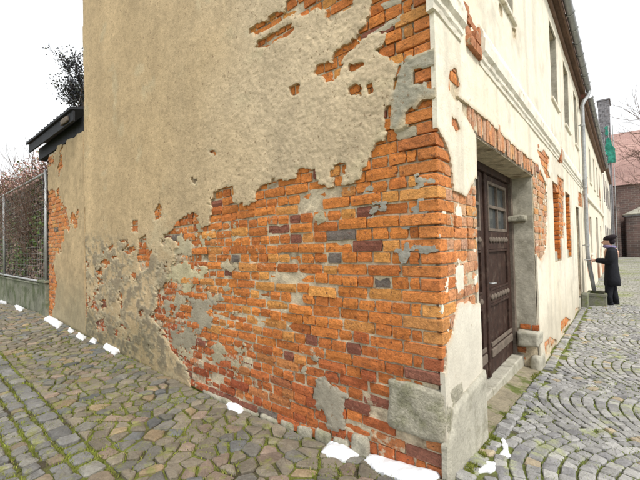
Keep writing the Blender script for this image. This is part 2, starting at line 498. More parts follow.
# lane stones --------------------------------------------------------
def stone_col():
    r = random.random()
    if r < .50: c = (.200, .174, .130)
    elif r < .74: c = (.168, .160, .138)
    elif r < .86: c = (.235, .18, .138)
    elif r < .94: c = (.125, .128, .125)
    else: c = (.27, .205, .125)
    k = random.uniform(.74, 1.20)
    return [a*k for a in c]
def blue_col():
    r = random.random()
    c = (.165, .163, .155) if r < .6 else ((.195, .188, .165) if r < .9 else (.23, .185, .13))
    k = random.uniform(.72, 1.25)
    return [a*k for a in c]
items = []
for (y0, y1, sx, sy, sd, x0) in ((-1.12, -.02, .162, .105, 4, -13.5), (-2.6, -1.78, .17, .12, 8, -9.0)):
    for poly in voronoi(x0, 3.4, y0, y1, sx, sy, seed=sd):
        V, Fc = stone_piece(poly, random.uniform(.016, .030), random.uniform(.006, .010), .04, .003)
        items.append((px_area(V[len(poly)*2:len(poly)*3]), V, Fc, stone_col(), 0))
for (yc, wy, lx0, lx1) in ((-1.205, .15, .15, .23), (-1.35, .115, .085, .125), (-1.475, .115, .085, .125), (-1.60, .11, .085, .13), (-1.715, .105, .09, .13)):
    x = 3.4
    while x > -11:
        L = random.uniform(lx0, lx1); g = .009
        a, b = x-L+g, x-g; h = wy/2-g*.8
        sk = random.uniform(-.012, .012); dy = random.gauss(0, .005)
        poly = [(a, yc-h+dy+random.gauss(0, .005)), (b, yc-h+dy+random.gauss(0, .005)), (b+sk, yc+h+dy+random.gauss(0, .005)), (a+sk, yc+h+dy+random.gauss(0, .005))]
        # cut the corners a little so setts are not perfect boxes
        q = []
        for i in range(4):
            p0 = np.array(poly[i]); pn = np.array(poly[(i+1) % 4]); pp = np.array(poly[i-1])
            q.append(tuple(p0+(pp-p0)*random.uniform(.08, .2))); q.append(tuple(p0+(pn-p0)*random.uniform(.08, .2)))
        V, Fc = stone_piece(q, random.uniform(.02, .036), random.uniform(.008, .013), .05)
        items.append((px_area(V[16:24]), V, Fc, blue_col(), 0))
        x -= L
pieces(items, 'cobblestone', 'small_cobblestones', MT['cobble'], lane)

# street setts ---------------------------------------------------------
def sett_col():
    r = random.random()
    c = (.30, .296, .288) if r < .55 else ((.355, .35, .335) if r < .8 else ((.235, .232, .235) if r < .96 else (.36, .30, .21)))
    k = random.uniform(.8, 1.2)
    return [a*k for a in c]
items = []
B, A, D = 1.53, .36, .092
def arc_pt(x, v, yc): return (x+A*(2*v)**2, yc+v*B)
for ib in range(-1, 6):
    yc = 2.17+ib*B
    for k in range(-6, 42):
        xk = .02+k*D
        v = -.5
        while v < .5:
            L = random.uniform(.075, .12)
            slope = 8*A*v/B
            dv = L/B/math.sqrt(1+slope*slope)
            v2 = min(v+dv, .5)
            if .5-v2 < .03: v2 = .5
            def jp(vv, side):
                sl = 8*A*vv/B; c2 = 1/(1+sl*sl)
                return np.array(arc_pt(xk+(D if side else 0), vv+(-.5 if side else .5)*sl*c2*D/B, yc))
            q = [jp(v, 0), jp(v, 1), jp(v2, 1), jp(v2, 0)]
            c = sum(q)/4
            v = v2
            if not (-.02 < c[0] < 3.6 and .06 < c[1] < 9.2): continue
            if c[0] < .17 and not (.80 < c[1] < 2.95): continue
            if c[1] > .80 and c[1] < 2.95 and c[0] < .14: continue
            g = .006
            poly = []
            for i in range(4):
                d = q[i]-c; Ln = np.hypot(*d)
                p0 = c+d*max(.5, (Ln-g*1.35)/Ln)+RNG.normal(0, .003, 2)
                poly.append(p0)
            p8 = []
            for i in range(4):
                p0 = poly[i]; pp = poly[i-1]; pn = poly[(i+1) % 4]
                p8.append(tuple(p0+(pp-p0)*random.uniform(.05, .13))); p8.append(tuple(p0+(pn-p0)*random.uniform(.05, .13)))
            p8 = p8[::-1] if ((p8[1][0]-p8[0][0])*(p8[2][1]-p8[1][1])-(p8[1][1]-p8[0][1])*(p8[2][0]-p8[1][0])) < 0 else p8
            V, Fc = stone_piece(p8, random.uniform(.020, .028), random.uniform(.004, .008), .035, .002)
            items.append((px_area(V[16:24]), V, Fc, sett_col(), 0))
# the straight edge course beside the house
for (xc, y0, y1) in ((.075, .04, .76), (.075, .80, 2.95), (.075, 3.05, 9.2)):
    y = y0
    while y < y1-.06:
        L = random.uniform(.08, .12)
        q = [(xc-.052, y+.007), (xc+.05, y+.007), (xc+.05, y+L-.007), (xc-.052, y+L-.007)]
        p8 = []
        for i in range(4):
            p0 = np.array(q[i])+RNG.normal(0, .005, 2); pp = np.array(q[i-1]); pn = np.array(q[(i+1) % 4])
            p8.append(tuple(p0+(pp-p0)*random.uniform(.1, .2))); p8.append(tuple(p0+(pn-p0)*random.uniform(.1, .2)))
        V, Fc = stone_piece(p8, random.uniform(.018, .03), random.uniform(.006, .01), .06, .003)
        items.append((px_area(V[16:24]), V, Fc, sett_col(), 0))
        y += L
pieces(items, 'granite_sett', 'small_setts', MT['sett'], street)

# ================================================================== THE CORNER HOUSE
house = empty('corner_house', (0, 0, .1))
tag(house, 'old two-storey corner house with crumbling tan plaster and bare red brick', 'house')
hinv = Vector((0, 0, -.1))
def wg(t, z, d): return np.stack([-np.asarray(t, float), -np.asarray(d, float), np.asarray(z, float)], -1)
def wf(s, z, d): return np.stack([np.asarray(d, float), np.asarray(s, float), np.asarray(z, float)], -1)
def under_house(o):
    o.location = Vector(o.location)+hinv
    return o

def _sheet(name, ts, zs, P, Hd, colr, mat, parent, w, back, drop):
    T, Z = np.meshgrid(ts, zs); T = T.copy(); Z = Z.copy()
    nz, nt = T.shape
    cell0 = (P[:-1, :-1]+P[1:, :-1]+P[:-1, 1:]+P[1:, 1:])/4 > 0
    cnt = np.zeros(P.shape)
    for a in (0, 1):
        for b in (0, 1): cnt[a:nz-1+a, b:nt-1+b] += cell0
    edge = (cnt > 0) & (cnt < 4)
    edge[0, :] = edge[-1, :] = False; edge[:, 0] = edge[:, -1] = False
    gt = np.gradient(P, ts, axis=1); gz = np.gradient(P, zs, axis=0); g2 = gt*gt+gz*gz+1e-3
    ct = np.gradient(ts)[None, :]*.5; cz = np.gradient(zs)[:, None]*.5
    T = np.where(edge, T-np.clip(P*gt/g2, -ct, ct), T); Z = np.where(edge, Z-np.clip(P*gz/g2, -cz, cz), Z)
    cell = cell0 & ~drop
    idx = np.arange(nz*nt).reshape(nz, nt); N = nz*nt
    quads = np.stack([idx[:-1, :-1], idx[:-1, 1:], idx[1:, 1:], idx[1:, :-1]], -1)[cell]
    Vf = w(T.ravel(), Z.ravel(), Hd.ravel())
    V = np.concatenate([Vf, Vf, w(T.ravel(), Z.ravel(), np.full(N, back))])
    pad = np.zeros((nz+1, nt+1), bool); pad[1:-1, 1:-1] = cell
    sk = []
    for mask, a, b in ((cell & ~pad[:-2, 1:-1], idx[:-1, 1:], idx[:-1, :-1]), (cell & ~pad[2:, 1:-1], idx[1:, :-1], idx[1:, 1:]),
                       (cell & ~pad[1:-1, :-2], idx[:-1, :-1], idx[1:, :-1]), (cell & ~pad[1:-1, 2:], idx[1:, 1:], idx[:-1, 1:])):
        sk.append(np.stack([a[mask]+N, b[mask]+N, b[mask]+2*N, a[mask]+2*N], -1))
    Fq = np.concatenate([quads]+sk)
    used = np.zeros(len(V), bool); used[Fq.ravel()] = True
    remap = np.cumsum(used)-1
    CC = None if colr is None else np.concatenate([colr.reshape(-1, 3)]*3)[used]
    o = mesh_obj(name, V[used], remap[Fq].astype(np.int32), mat, parent, cols=CC)
    sm = np.zeros(len(o.data.polygons), bool); sm[:len(quads)] = True
    if len(sm) == len(Fq): o.data.polygons.foreach_set('use_smooth', sm)
    return o
def heightfield(name, ts, zs, P, Hd, colr, mat, parent, w, back, flip=False):
    """wall sheet over a (t,z) grid: kept where P>0, broken edges closed back to depth `back`"""
    o = _sheet(name, ts, zs, P, Hd, colr, mat, parent, w, back, np.zeros((len(zs)-1, len(ts)-1), bool))
    if flip: o.data.flip_normals()
    return o

def gpoly(*pp): return [on_gable(*p) for p in pp]
def fpoly(*pp, x=0.0): return [on_facade(*p, x) for p in pp]

Z0, CH = 1.317, .080
# ---------------- gable: where the plaster has fallen off (traced edges)
G_EXPOSED = [
    gpoly((446, 97), (422, 97), (416, 107), (409, 112), (408, 123), (403, 128), (398, 131), (390, 130), (386, 141), (377, 144), (375, 152), (370, 157),
          (368, 167), (363, 170), (362, 181), (344, 184), (343, 172), (333, 172), (331, 186), (319, 186), (317, 167), (296, 167), (297, 178), (285, 182), (264, 182),
          (258, 190), (257, 201), (237, 207), (234, 198), (233, 186), (214, 191), (211, 211), (209, 224), (203, 226), (197, 215), (188, 212), (181, 220), (175, 226),
          (171, 232), (165, 234), (165, 238), (177, 240), (179, 249), (176, 259), (172, 270), (166, 283), (159, 292), (157, 305), (152, 318), (160, 327),
          (169, 342), (172, 352), (186, 366), (200, 410), (250, 440), (380, 500), (452, 520)),
    gpoly((140, 239), (147, 234), (148, 245), (152, 252), (150, 268), (141, 272), (138, 258)),
    gpoly((122, 250), (136, 246), (137, 250), (128, 255)),
    gpoly((133, 221), (139, 220), (139, 232), (132, 232)),
    gpoly((160, 203), (163, 207), (162, 216), (155, 221), (155, 212)),
    gpoly((192, 178), (198, 178), (197, 185), (192, 185)),
    gpoly((209, 149), (216, 148), (216, 154), (210, 156)),
    gpoly((246, 34), (253, 28), (267, 21), (279, 15), (285, 11), (286, 3), (292, -6), (345, -8), (354, -2), (352, 6), (340, 15), (333, 22), (327, 20), (330, 9), (318, 8), (308, 15), (288, 18), (278, 27), (258, 33)),
    gpoly((256, 40), (268, 35), (278, 30), (288, 26), (300, 23), (301, 29), (290, 38), (268, 46), (257, 48)),
    gpoly((371, -6), (369, 27), (359, 34), (359, 38), (382, 30), (384, 38), (378, 50), (386, 54), (388, 64), (402, 64), (408, 57), (440, 44), (440, -6)),
    gpoly((400, 63), (394, 84), (390, 101), (387, 104), (385, 118), (384, 130), (391, 131), (392, 115), (392.5, 100), (395.5, 86), (402.5, 66)),
    gpoly((314, 75), (318, 66), (333, 62), (334, 52), (340, 48), (356, 42), (357, 48), (348, 56), (341, 66), (340, 80), (326, 84), (324, 76)),
    gpoly((351, 67), (364, 64), (365, 70), (352, 74)),
    gpoly((350, 89), (361, 86), (362, 95), (351, 98)),
    gpoly((369, 86), (373, 84), (374, 92), (370, 94)),
    gpoly((292, 88), (296, 83), (300, 86), (298, 92), (293, 93)),
    gpoly((416, 72), (433, 70), (446, 88), (427, 90), (426, 83), (416, 82)),
    gpoly((336, 162), (343, 160), (344, 168), (337, 168)),
    gpoly((66, 318), (72, 312), (76, 322), (70, 334)), gpoly((96, 322), (104, 318), (106, 330), (98, 332)),
]
G_PATCH = [   # remains of plaster inside the bare brick: (polygon, thickness, colour)
    (gpoly((307, 402), (314, 400), (316, 380), (325, 378), (330, 388), (346, 397), (343, 430), (338, 434), (328, 427), (322, 412), (308, 408)), .012, (.33, .30, .235)),
    (gpoly((196, 184), (212, 190), (212, 205), (207, 221), (203, 223), (198, 211), (197, 196)), .006, (.56, .48, .30)),
    (gpoly((213, 350), (219, 344), (226, 352), (232, 362), (237, 368), (218, 366), (212, 362)), .007, (.40, .35, .24)),
    (gpoly((190, 300), (205, 296), (219, 298), (217, 310), (206, 330), (196, 330), (192, 316)), .007, (.36, .32, .24)),
    (gpoly((308, 368), (313, 352), (319, 356), (316, 372), (312, 378)), .007, (.40, .35, .26)),
    (gpoly((408, 206), (418, 201), (436, 199), (436, 212), (412, 214)), .005, (.34, .325, .28)),
    (gpoly((401, 220), (412, 217), (416, 226), (406, 230)), .005, (.34, .325, .28)),
    (gpoly((398, 254), (408, 246), (422, 243), (437, 242), (437, 253), (413, 256), (402, 262)), .005, (.34, .325, .28)),
    (gpoly((369, 212), (372, 205), (386, 203), (387, 211), (374, 215)), .005, (.33, .315, .27)),
    (gpoly((367, 190), (376, 190), (377, 202), (371, 205), (366, 204)), .005, (.36, .33, .26)),
    (gpoly((398, 133), (415, 128), (416, 136), (402, 141)), .006, (.42, .37, .27)),
    (gpoly((417, 176), (435, 174), (435, 186), (417, 188)), .005, (.40, .37, .30)),
    (gpoly((313, 214), (322, 210), (326, 222), (318, 228)), .006, (.46, .40, .27)),
    (gpoly((233, 218), (243, 216), (245, 226), (236, 226)), .006, (.46, .40, .27)),
    (gpoly((372, 32), (390, 20), (402, 12), (403, 22), (388, 30), (373, 36)), .006, (.44, .39, .29)),
    (gpoly((378, 4), (392, 0), (402, -4), (402, 4), (385, 9)), .006, (.44, .39, .29)),
    (gpoly((165, 262), (186, 256), (204, 268), (200, 282), (184, 290), (168, 282)), .008, (.50, .44, .28)),
    (gpoly((200, 232), (208, 232), (209, 248), (203, 256), (199, 246)), .006, (.48, .42, .28)),
    (gpoly((174, 243), (190, 246), (196, 256), (182, 262), (172, 256)), .006, (.46, .40, .27)),
    (gpoly((163, 300), (178, 292), (190, 300), (178, 312), (165, 314)), .006, (.40, .35, .25)),
    (gpoly((170, 330), (184, 322), (196, 338), (192, 352), (178, 346)), .006, (.34, .30, .22)),
]
RAGGED = [all(p[0] > .95 for p in pl) and i != 1 for i, (pl, th, c) in enumerate(G_PATCH)]
G_SCATTER = gpoly((150, 268), (180, 238), (216, 226), (240, 236), (246, 300), (246, 376), (200, 385), (168, 352), (148, 318))
G_HOLES = gpoly((84, 262), (120, 240), (165, 238), (180, 262), (165, 290), (160, 320), (172, 350), (150, 350), (84, 322))
def gable_P(T, Z):
    P = np.full(T.shape, .25)
    for pl in G_EXPOSED: P = np.minimum(P, -sdist(pl, T, Z))
    rag = fbm(T*9, Z*11, 21, 5, .62)*.026 + fbm(T*45, Z*45, 22, 2)*.010
    rag = rag*(1-(T < .5)*.35)+(_hash(np.floor(T/.131+np.floor((Z-Z0)/CH)*.5), np.floor((Z-Z0)/CH), 5)-.5)*.045*(T < 3.5)
    P = P+rag*np.where(P < .2, 1, 0)
    thick = np.full(T.shape, .018)
    kind = np.zeros(T.shape, int)
    ragnear = (fbm(T*17, Z*24, 34, 5, .65)-.06)*.034
    ragfar = (fbm(T*6, Z*8, 33, 5, .65)-.12)*.12
    for i, (pl, th, c) in enumerate(G_PATCH):
        q = sdist(pl, T, Z)+rag*.9
        if RAGGED[i]: q = q*.45+.01+ragfar
        elif th < .0055: q = q*.55+ragnear
        m = (q > P) & (q > -.02)
        thick = np.where(m, th, thick); kind = np.where(m, i+1, kind); P = np.maximum(P, np.where(q > -.02, q, P))
    hz = sdist(G_HOLES, T, Z)
    hn = (.27-fbm(T*4.5, Z*6.5, 35, 5, .65))*.09
    P = np.where((hz > 0) & (kind == 0), np.minimum(P, hn), P)
    sc = sdist(G_SCATTER, T, Z)
    sn = (fbm(T*7.5, Z*9, 31, 5, .65)-.30)*.06
    m = (sc > 0) & (sn > P)
    thick = np.where(m, .006, thick); kind = np.where(m, 99, kind); P = np.where(m, sn, P)
    return P, thick, kind

def steps(a, b, s0, k):
    out = [a]
    while out[-1] < b: out.append(out[-1]+s0+k*max(out[-1], 0))
    out[-1] = b
    return np.array(out)
GT1 = 6.15
ts = steps(-.006, GT1, .007, .0036)
zs = np.concatenate([np.arange(.02, 3.3, .0095), np.arange(3.3, 6.45, .019)])
T, Z = np.meshgrid(ts, zs)
P, thick, kind = gable_P(T, Z)
P = np.where(T > GT1-.02-.05*(fbm(Z*2.3, Z*0, 77, 4)+.3), np.minimum(P, -.01), P)
und = fbm(T*1.1, Z*1.1, 41, 3)*.010 + fbm(T*6, Z*6, 43, 3)*.0016 + fbm(T*22, Z*22, 44, 2)*.002 + fbm(T*52, Z*52, 46, 1)*.0028*sstep(5, .5, T)
Hd = np.where(kind > 0, thick*.7*sstep(-.004, .03, P)+.0005+fbm(T*20, Z*20, 45, 3)*.0016, thick*(.75+.25*sstep(0, .015, P))+und)
# flaked, scabby zone low on the left
scab = sstep(0, .5, sdist(gpoly((76, 235), (120, 238), (165, 260), (200, 300), (200, 380), (60, 345)), T, Z, .6)+.25)
flake = fbm(T*5, Z*6.5, 51, 5, .6)*.55+fbm(T*14, Z*17, 52, 4, .65)*.6
Hd = Hd+np.where(kind == 0, scab*(sstep(.0, .07, flake)*.005-.004), 0)
tan1 = np.array([.560, .450, .305]); tan2 = np.array([.530, .395, .230])
mixw = sstep(.3, 4.2, T+fbm(T*.8, Z*.8, 61, 3)*1.2)[..., None]
C = tan1*(1-mixw)+tan2*mixw
streak = fbm(T*2.2, Z*.35, 63, 4)
C = C*(1+.15*streak[..., None])*(1+.14*fbm(T*1.4, Z*1.4, 65, 5, .6)[..., None])
pale = sstep(.25, .55, fbm(T*2.5, Z*3.0, 67, 5, .6))[..., None]
C = C*(1-pale*.5)+np.array([.54, .46, .30])*pale*.5
C = C*(1+.16*fbm(T*48, Z*48, 47, 2)[..., None]+.10*fbm(T*14, Z*14, 48, 3)[..., None])
grey1 = sstep(-.03, .03, sdist(gpoly((400, 62), (440, 44), (440, 98), (420, 98), (408, 112), (398, 131), (391, 130), (393, 100)), T, Z)+fbm(T*8, Z*8, 69, 3)*.02)[..., None]
C = C*(1-grey1)+np.array([.36, .335, .262])*grey1
grey2 = (sstep(-.05, .16, flake+.25*fbm(T*1.3, Z*1.6, 53, 3))*sstep(.2, .8, scab))[..., None]
C = C*(1-grey2*.78)+np.array([.215, .185, .135])*grey2*.78
lime = (sstep(.12, .02, np.abs(flake-.06))*scab*.8)[..., None]
C = C*(1-lime*.6)+np.array([.50, .43, .29])*lime*.6
smudge = sstep(.06, .5, sdist(gpoly((322, 145), (345, 128), (365, 140), (345, 158)), T, Z)+.12)[..., None]
C = C*(1-.45*smudge)
fresh = (sstep(.03, .004, P)*(.3+.7*sstep(-.1, .3, fbm(T*7, Z*7, 71, 3))))[..., None]
C = C*(1-fresh*.55)+np.array([.58, .50, .34])*fresh*.55
for i, (pl, th, c) in enumerate(G_PATCH):
    C = np.where((kind == i+1)[..., None], np.array(c)*(1+.2*fbm(T*12, Z*12, 73, 3)[..., None]), C)
C = np.where((kind == 99)[..., None], np.array([.46, .39, .265])*(1+.3*fbm(T*9, Z*9, 75, 3)[..., None]), C)
damp = sstep(.75, .1, Z-ground_z(-T, -T*0-1)+fbm(T*1.5, Z*2, 79, 3)*.25)[..., None]*sstep(2.2, 4, T)[..., None]
C = C*(1-.35*damp*np.array([1, .9, 1.0]))

# the mortar bed behind the bricks is the wall itself
mts = steps(.035, GT1, .016, .006)
mzs = np.concatenate([np.arange(.0, 3.4, .02), np.arange(3.4, 6.46, .06)])
MTt, MZ = np.meshgrid(mts, mzs)
cav = np.zeros(MTt.shape)
for q in (gpoly((400, 46), (405, 36), (413, 36), (411, 46), (402, 50)), gpoly((203, 252), (207, 252), (207, 260), (203, 260))):
    cav = np.maximum(cav, sstep(-.02, .02, sdist(q, MTt, MZ)))
MH = -.0115-.004*sstep(.9, .2, MTt)*sstep(1.0, 1.7, MZ)+fbm(MTt*3, MZ*3, 81, 3)*.005+fbm(MTt*14, MZ*14, 83, 3)*.003-cav*.07
gable = heightfield('gable_wall', mts, mzs, np.ones(MTt.shape), MH, None, MT['mortar'], house, wg, -.4, flip=True)
under_house(gable)
pl = heightfield('plaster', ts, zs, P, Hd, C, MT['gplaster'], gable, wg, -.02, flip=True)
tag(pl, 'weathered tan plaster with broken edges')
# the rest of the gable above, under the roof
b = MB()
b.add([(-.02, .0, 6.0), (-GT1, .0, 6.455), (-GT1, .4, 6.455), (-.02, .4, 6.0), (-3.1, .0, 9.3), (-3.1, .4, 9.3), (-GT1, 0, 6.456), (-.02, 0, 6.456)],
      [(7, 6, 4), (3, 5, 2), (0, 7, 4, 5, 3)])
gt = b.build('gable_top', MT['reveal'], house); under_house(gt)

# ---------------- bricks
def brick_front(w, t0, t1, z0, z1, front, back=-.07, flip=False, worn=1.0):
    nx = 6 if t1-t0 > .17 else 4
    nz = 3
    r = min(.0042*worn*random.uniform(.7, 1.6), (t1-t0)*.3)
    tx, tz = random.gauss(0, .016), random.gauss(0, .025)
    us = np.linspace(t0, t1, nx); vs = np.linspace(z0, z1, nz)
    us[1] = t0+r*1.2; us[-2] = t1-r*1.2
    U, Vv = np.meshgrid(us, vs)
    Dd = np.full(U.shape, front)
    Dd[0, :] -= r*.55; Dd[-1, :] -= r*.55; Dd[:, 0] -= r*.5; Dd[:, -1] -= r*.5
    Dd = Dd+(U-(t0+t1)/2)*tx+(Vv-(z0+z1)/2)*tz+RNG.normal(0, .0008*worn, U.shape)
    U = U+RNG.normal(0, .0016*worn, U.shape); Vv = Vv+RNG.normal(0, .0016*worn, U.shape)
    for (a, c, sx, sz) in ((0, 0, 1, 1), (0, -1, -1, 1), (-1, 0, 1, -1), (-1, -1, -1, -1)):
        k = r*random.uniform(.3, 1.0)
        if random.random() < .16: k += random.uniform(.005, .02)
        U[a, c] += sx*k; Vv[a, c] += sz*k*.7
    V = list(w(U.ravel(), Vv.ravel(), Dd.ravel()))
    idx = np.arange(nx*nz).reshape(nz, nx)
    Fc = []
    for i in range(nz-1):
        for j in range(nx-1):
            Fc.append((idx[i, j], idx[i, j+1], idx[i+1, j+1], idx[i+1, j]))
    ringi = list(idx[0, :])+list(idx[1:, -1])+list(idx[-1, -2::-1])+list(idx[-2:0:-1, 0])
    n0 = len(V)
    Uf, Vf = U.ravel(), Vv.ravel()
    V += list(w(Uf[ringi], Vf[ringi], np.full(len(ringi), back)))
    n = len(ringi)
    for i in range(n):
        j = (i+1) % n
        Fc.append((ringi[j], ringi[i], n0+i, n0+j))
    if flip: Fc = [f[::-1] for f in Fc]
    return V, [tuple(int(i) for i in f) for f in Fc]
def brick_block(lo, hi):
    """corner brick with two faces showing: a worn rounded box"""
    lo = np.array(lo); hi = np.array(hi)
    V = []; Fc = []; key = {}
    nseg = (4, 3, 3) if hi[0]-lo[0] > hi[1]-lo[1] else (3, 4, 3)
    r = random.uniform(.004, .010)
    c = (lo+hi)/2; h = (hi-lo)/2
    def vid(p):
        k = tuple(np.round(p, 5))
        if k not in key:
            q = np.clip(p, lo+r, hi-r)
            d = p-q; L = np.linalg.norm(d)
            pp = q+d/L*r if L > r*1.01 else p
            key[k] = len(V); V.append(pp+RNG.normal(0, .0013, 3))
        return key[k]
    for ax in range(3):
        o = [a for a in range(3) if a != ax]
        A1 = np.linspace(lo[o[0]], hi[o[0]], nseg[o[0]]+1); A2 = np.linspace(lo[o[1]], hi[o[1]], nseg[o[1]]+1)
        A1[1] = lo[o[0]]+r; A1[-2] = hi[o[0]]-r; A2[1] = lo[o[1]]+r; A2[-2] = hi[o[1]]-r
        for side in (0, 1):
            for i in range(len(A1)-1):
                for j in range(len(A2)-1):
                    q = []
                    for (a, b2) in ((i, j), (i+1, j), (i+1, j+1), (i, j+1)):
                        p = np.zeros(3); p[ax] = (lo, hi)[side][ax]; p[o[0]] = A1[a]; p[o[1]] = A2[b2]; q.append(vid(p))
                    if (side == 1) == (ax == 1): q = q[::-1]
                    Fc.append(tuple(q))
    return V, Fc
def brick_col(t, z, pale=0.0):
    r = random.random()
    # redder and browner courses low on the wall, orange above
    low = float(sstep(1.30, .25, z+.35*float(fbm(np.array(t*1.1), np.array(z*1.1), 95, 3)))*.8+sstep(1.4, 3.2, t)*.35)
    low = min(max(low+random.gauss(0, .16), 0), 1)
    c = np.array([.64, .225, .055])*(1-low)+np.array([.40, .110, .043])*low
    if r < .014: c = np.array([.18, .15, .13])
    elif r < .028+.06*low: c = np.array([.24, .09, .058])
    elif r < .20: c = c*np.array([.80, .74, .80])
    elif r > .86: c = c*np.array([1.02, 1.32, 1.5])
    c = c*random.uniform(.86, 1.12)
    if pale: c = c*(1-pale)+np.array([.55, .43, .33])*pale
    return c
SKIP = [gpoly((399, 48), (404, 36), (413, 34), (412, 45), (404, 50)), gpoly((203, 252), (208, 252), (208, 260), (203, 260)),
        gpoly((386, 390), (448, 388), (448, 444), (386, 440))]
g_items = []; f_items = []
kmin, kmax = -15, 30
for k in range(kmin, kmax):
    z0 = Z0+k*CH+.0055; z1 = Z0+(k+1)*CH-.0055
    if z1 > 3.75: break
    st = k % 2 == 1
    zc = (z0+z1)/2
    # corner brick, shared by both walls
    cl, cs = (.252, .122) if st else (.122, .252)
    inside = any(sdist(s_, np.array([.06]), np.array([zc]))[0] > -.01 for s_ in SKIP)
    if not inside:
        pd = random.gauss(0, .004)
        V, Fc = brick_block((-cl, -.001+pd, z0), (.0015+random.gauss(0, .003), cs, z1))
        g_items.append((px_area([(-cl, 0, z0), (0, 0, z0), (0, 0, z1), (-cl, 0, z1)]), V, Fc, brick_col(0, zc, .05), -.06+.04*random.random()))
    t = cl+.010
    if not st:
        row = [.06]
    else: row = []
    while t < GT1-.02:
        if row: L = row.pop()
        elif st: L = .25 if random.random() < .86 else .12
        else: L = .12 if random.random() < .90 else .25
        L *= random.uniform(.95, 1.05)
        t1 = min(t+L, GT1-.01)
        tt = np.linspace(t-.005, t1+.005, 5); zz = np.linspace(z0-.005, z1+.005, 3)
        TT, ZZ = np.meshgrid(tt, zz)
        Pq, thq, kq = gable_P(TT, ZZ)
        hid = np.all((Pq > .03) & (kq == 0))
        wob = .007*float(fbm(np.array(t*.9), np.array(zc*1.5), 91, 2)) + .004*random.gauss(0, 1)*(t > .3)
        skip = any(sdist(s_, np.array([(t+t1)/2]), np.array([zc]))[0] > .0 for s_ in SKIP)
        if not hid and not skip:
            front = random.gauss(0, .0048)
            if random.random() < .05: front -= random.uniform(.004, .008)
            V, Fc = brick_front(wg, t, t1, z0+wob, z1+wob+random.gauss(0, .002), front, flip=True, worn=1+.35*min(t, 2))
            sm = -.10+.07*random.random()+.17*float(sstep(1.2, 3.2, t))+.05*float(sstep(.9, .2, zc))
            if random.random() < .07: sm += .16
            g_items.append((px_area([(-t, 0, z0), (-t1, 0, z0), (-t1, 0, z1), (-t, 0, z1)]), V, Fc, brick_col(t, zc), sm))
        t = t1+random.uniform(.008, .014)
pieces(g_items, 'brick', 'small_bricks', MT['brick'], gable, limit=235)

# big corner stone and foot stones
def rubble(name, lo, hi, parent, mat, seed, n=9, amp=.012, rnd=.03):
    lo = np.array(lo, float); hi = np.array(hi, float)
    bm = bmesh.new()
    bmesh.ops.create_cube(bm, size=2)
    bmesh.ops.subdivide_edges(bm, edges=bm.edges[:], cuts=n, use_grid_fill=True)
    c = (lo+hi)/2; h = (hi-lo)/2
    for v in bm.verts:
        p = np.array(v.co)*h
        q = np.clip(p, -h+rnd, h-rnd); d = p-q; L = np.linalg.norm(d)
        if L > 1e-6: p = q+d/L*min(rnd, L)
        nv = mnoise.noise_vector(Vector(p*7)+Vector((seed*3.1, seed*1.7, 0)))
        n2 = mnoise.noise_vector(Vector(p*24)+Vector((seed, 0, 0)))
        v.co = Vector(c)+Vector(p)+nv*amp*1.6+n2*amp*.5
    me = bpy.data.meshes.new(name); bm.to_mesh(me); bm.free()
    me.materials.append(mat)
    for p_ in me.polygons: p_.use_smooth = True
    return link(bpy.data.objects.new(name, me), parent)
t0, zt = on_gable(388, 394); t1b, zb = on_gable(388, 436)
st_ = rubble('corner_stone', (-t0, -.022, .42), (.012, .30, .735), gable, MT['stone'], 3, 12, .010, .028)
tag(st_, 'rough grey-green block at the corner')
ft = 0.42
rs = random.Random(5)
for (pa, pb, zh) in (((352, 0), (371, 0), .20), ((334, 0), (351, 0), .12), ((316, 0), (333, 0), .13), ((298, 0), (314, 0), .10), ((282, 0), (296, 0), .09), ((262, 0), (280, 0), .07), ((236, 0), (260, 0), .07), ((205, 0), (234, 0), .06)):
    ta = on_gable(pa[0], 440)[0]; tb = on_gable(pb[0], 440)[0]
    gz0 = float(ground_z(-ta, -1))
    rubble('foot_stone', (-ta, -.026, gz0-.06), (-tb-.012, .1, gz0+zh*.75), gable, MT['stone'], rs.random()*20, 5, .007, .02)

# ---------------- street front
FS1 = 9.95
OPEN = [(.73, 3.03, -.3, 2.43), (4.52, 5.33, 1.28, 2.56), (6.12, 6.92, 1.28, 2.56), (8.0, 8.75, -.3, 2.42)]
WIN = [(1.35, 2.15), (4.75, 5.55), (6.52, 7.32), (8.40, 9.15)]
WZ = (3.95, 5.24)
for a, c in WIN: OPEN.append((a, c, WZ[0], WZ[1]))
F_EXPOSED = [
    fpoly((431, 122), (440, 135), (446, 146), (450, 160), (453, 190), (464, 197), (470, 187), (474, 178), (484, 186), (484, 302), (473, 305), (467, 302), (458, 305), (455, 316), (450, 338), (445, 348), (444, 372), (430, 372)),
    fpoly((448, 70), (455, 68), (458, 85), (457, 95), (463, 103), (460, 104), (452, 98), (447, 88)),
    fpoly((461, 104), (466, 104), (476, 112), (490, 124), (506, 139), (520, 151), (531, 160), (538, 165), (539, 176), (533, 180), (475, 137), (466, 120), (461, 111)),
    fpoly((451, 118), (456, 122), (459, 130), (455, 131), (451, 125)),
    fpoly((530, 177), (540, 170), (546, 185), (547, 215), (545, 250), (541, 262), (537, 258), (531, 230)),
    fpoly((537, 150), (541, 152), (543, 150), (549, 158), (547, 170), (550, 178), (546, 178), (541, 165)),
    fpoly((556, 155), (563, 155), (564, 164), (557, 162)),
    fpoly((560, 321), (566, 317), (570, 320), (569, 332), (560, 334)),
    fpoly((544, 342), (550, 337), (556, 340), (556, 350), (545, 356)),
    fpoly((575, 309), (580, 306), (580, 318), (574, 320)),
    fpoly((499, 4), (501, 6), (502, 17), (500, 18), (498, 10)), fpoly((511, 27), (515, 30), (515, 40), (512, 38)),
    fpoly((578, 192), (584, 195), (584, 208), (578, 206)),
    fpoly((557, 175), (563, 180), (563, 238), (558, 240)),
]
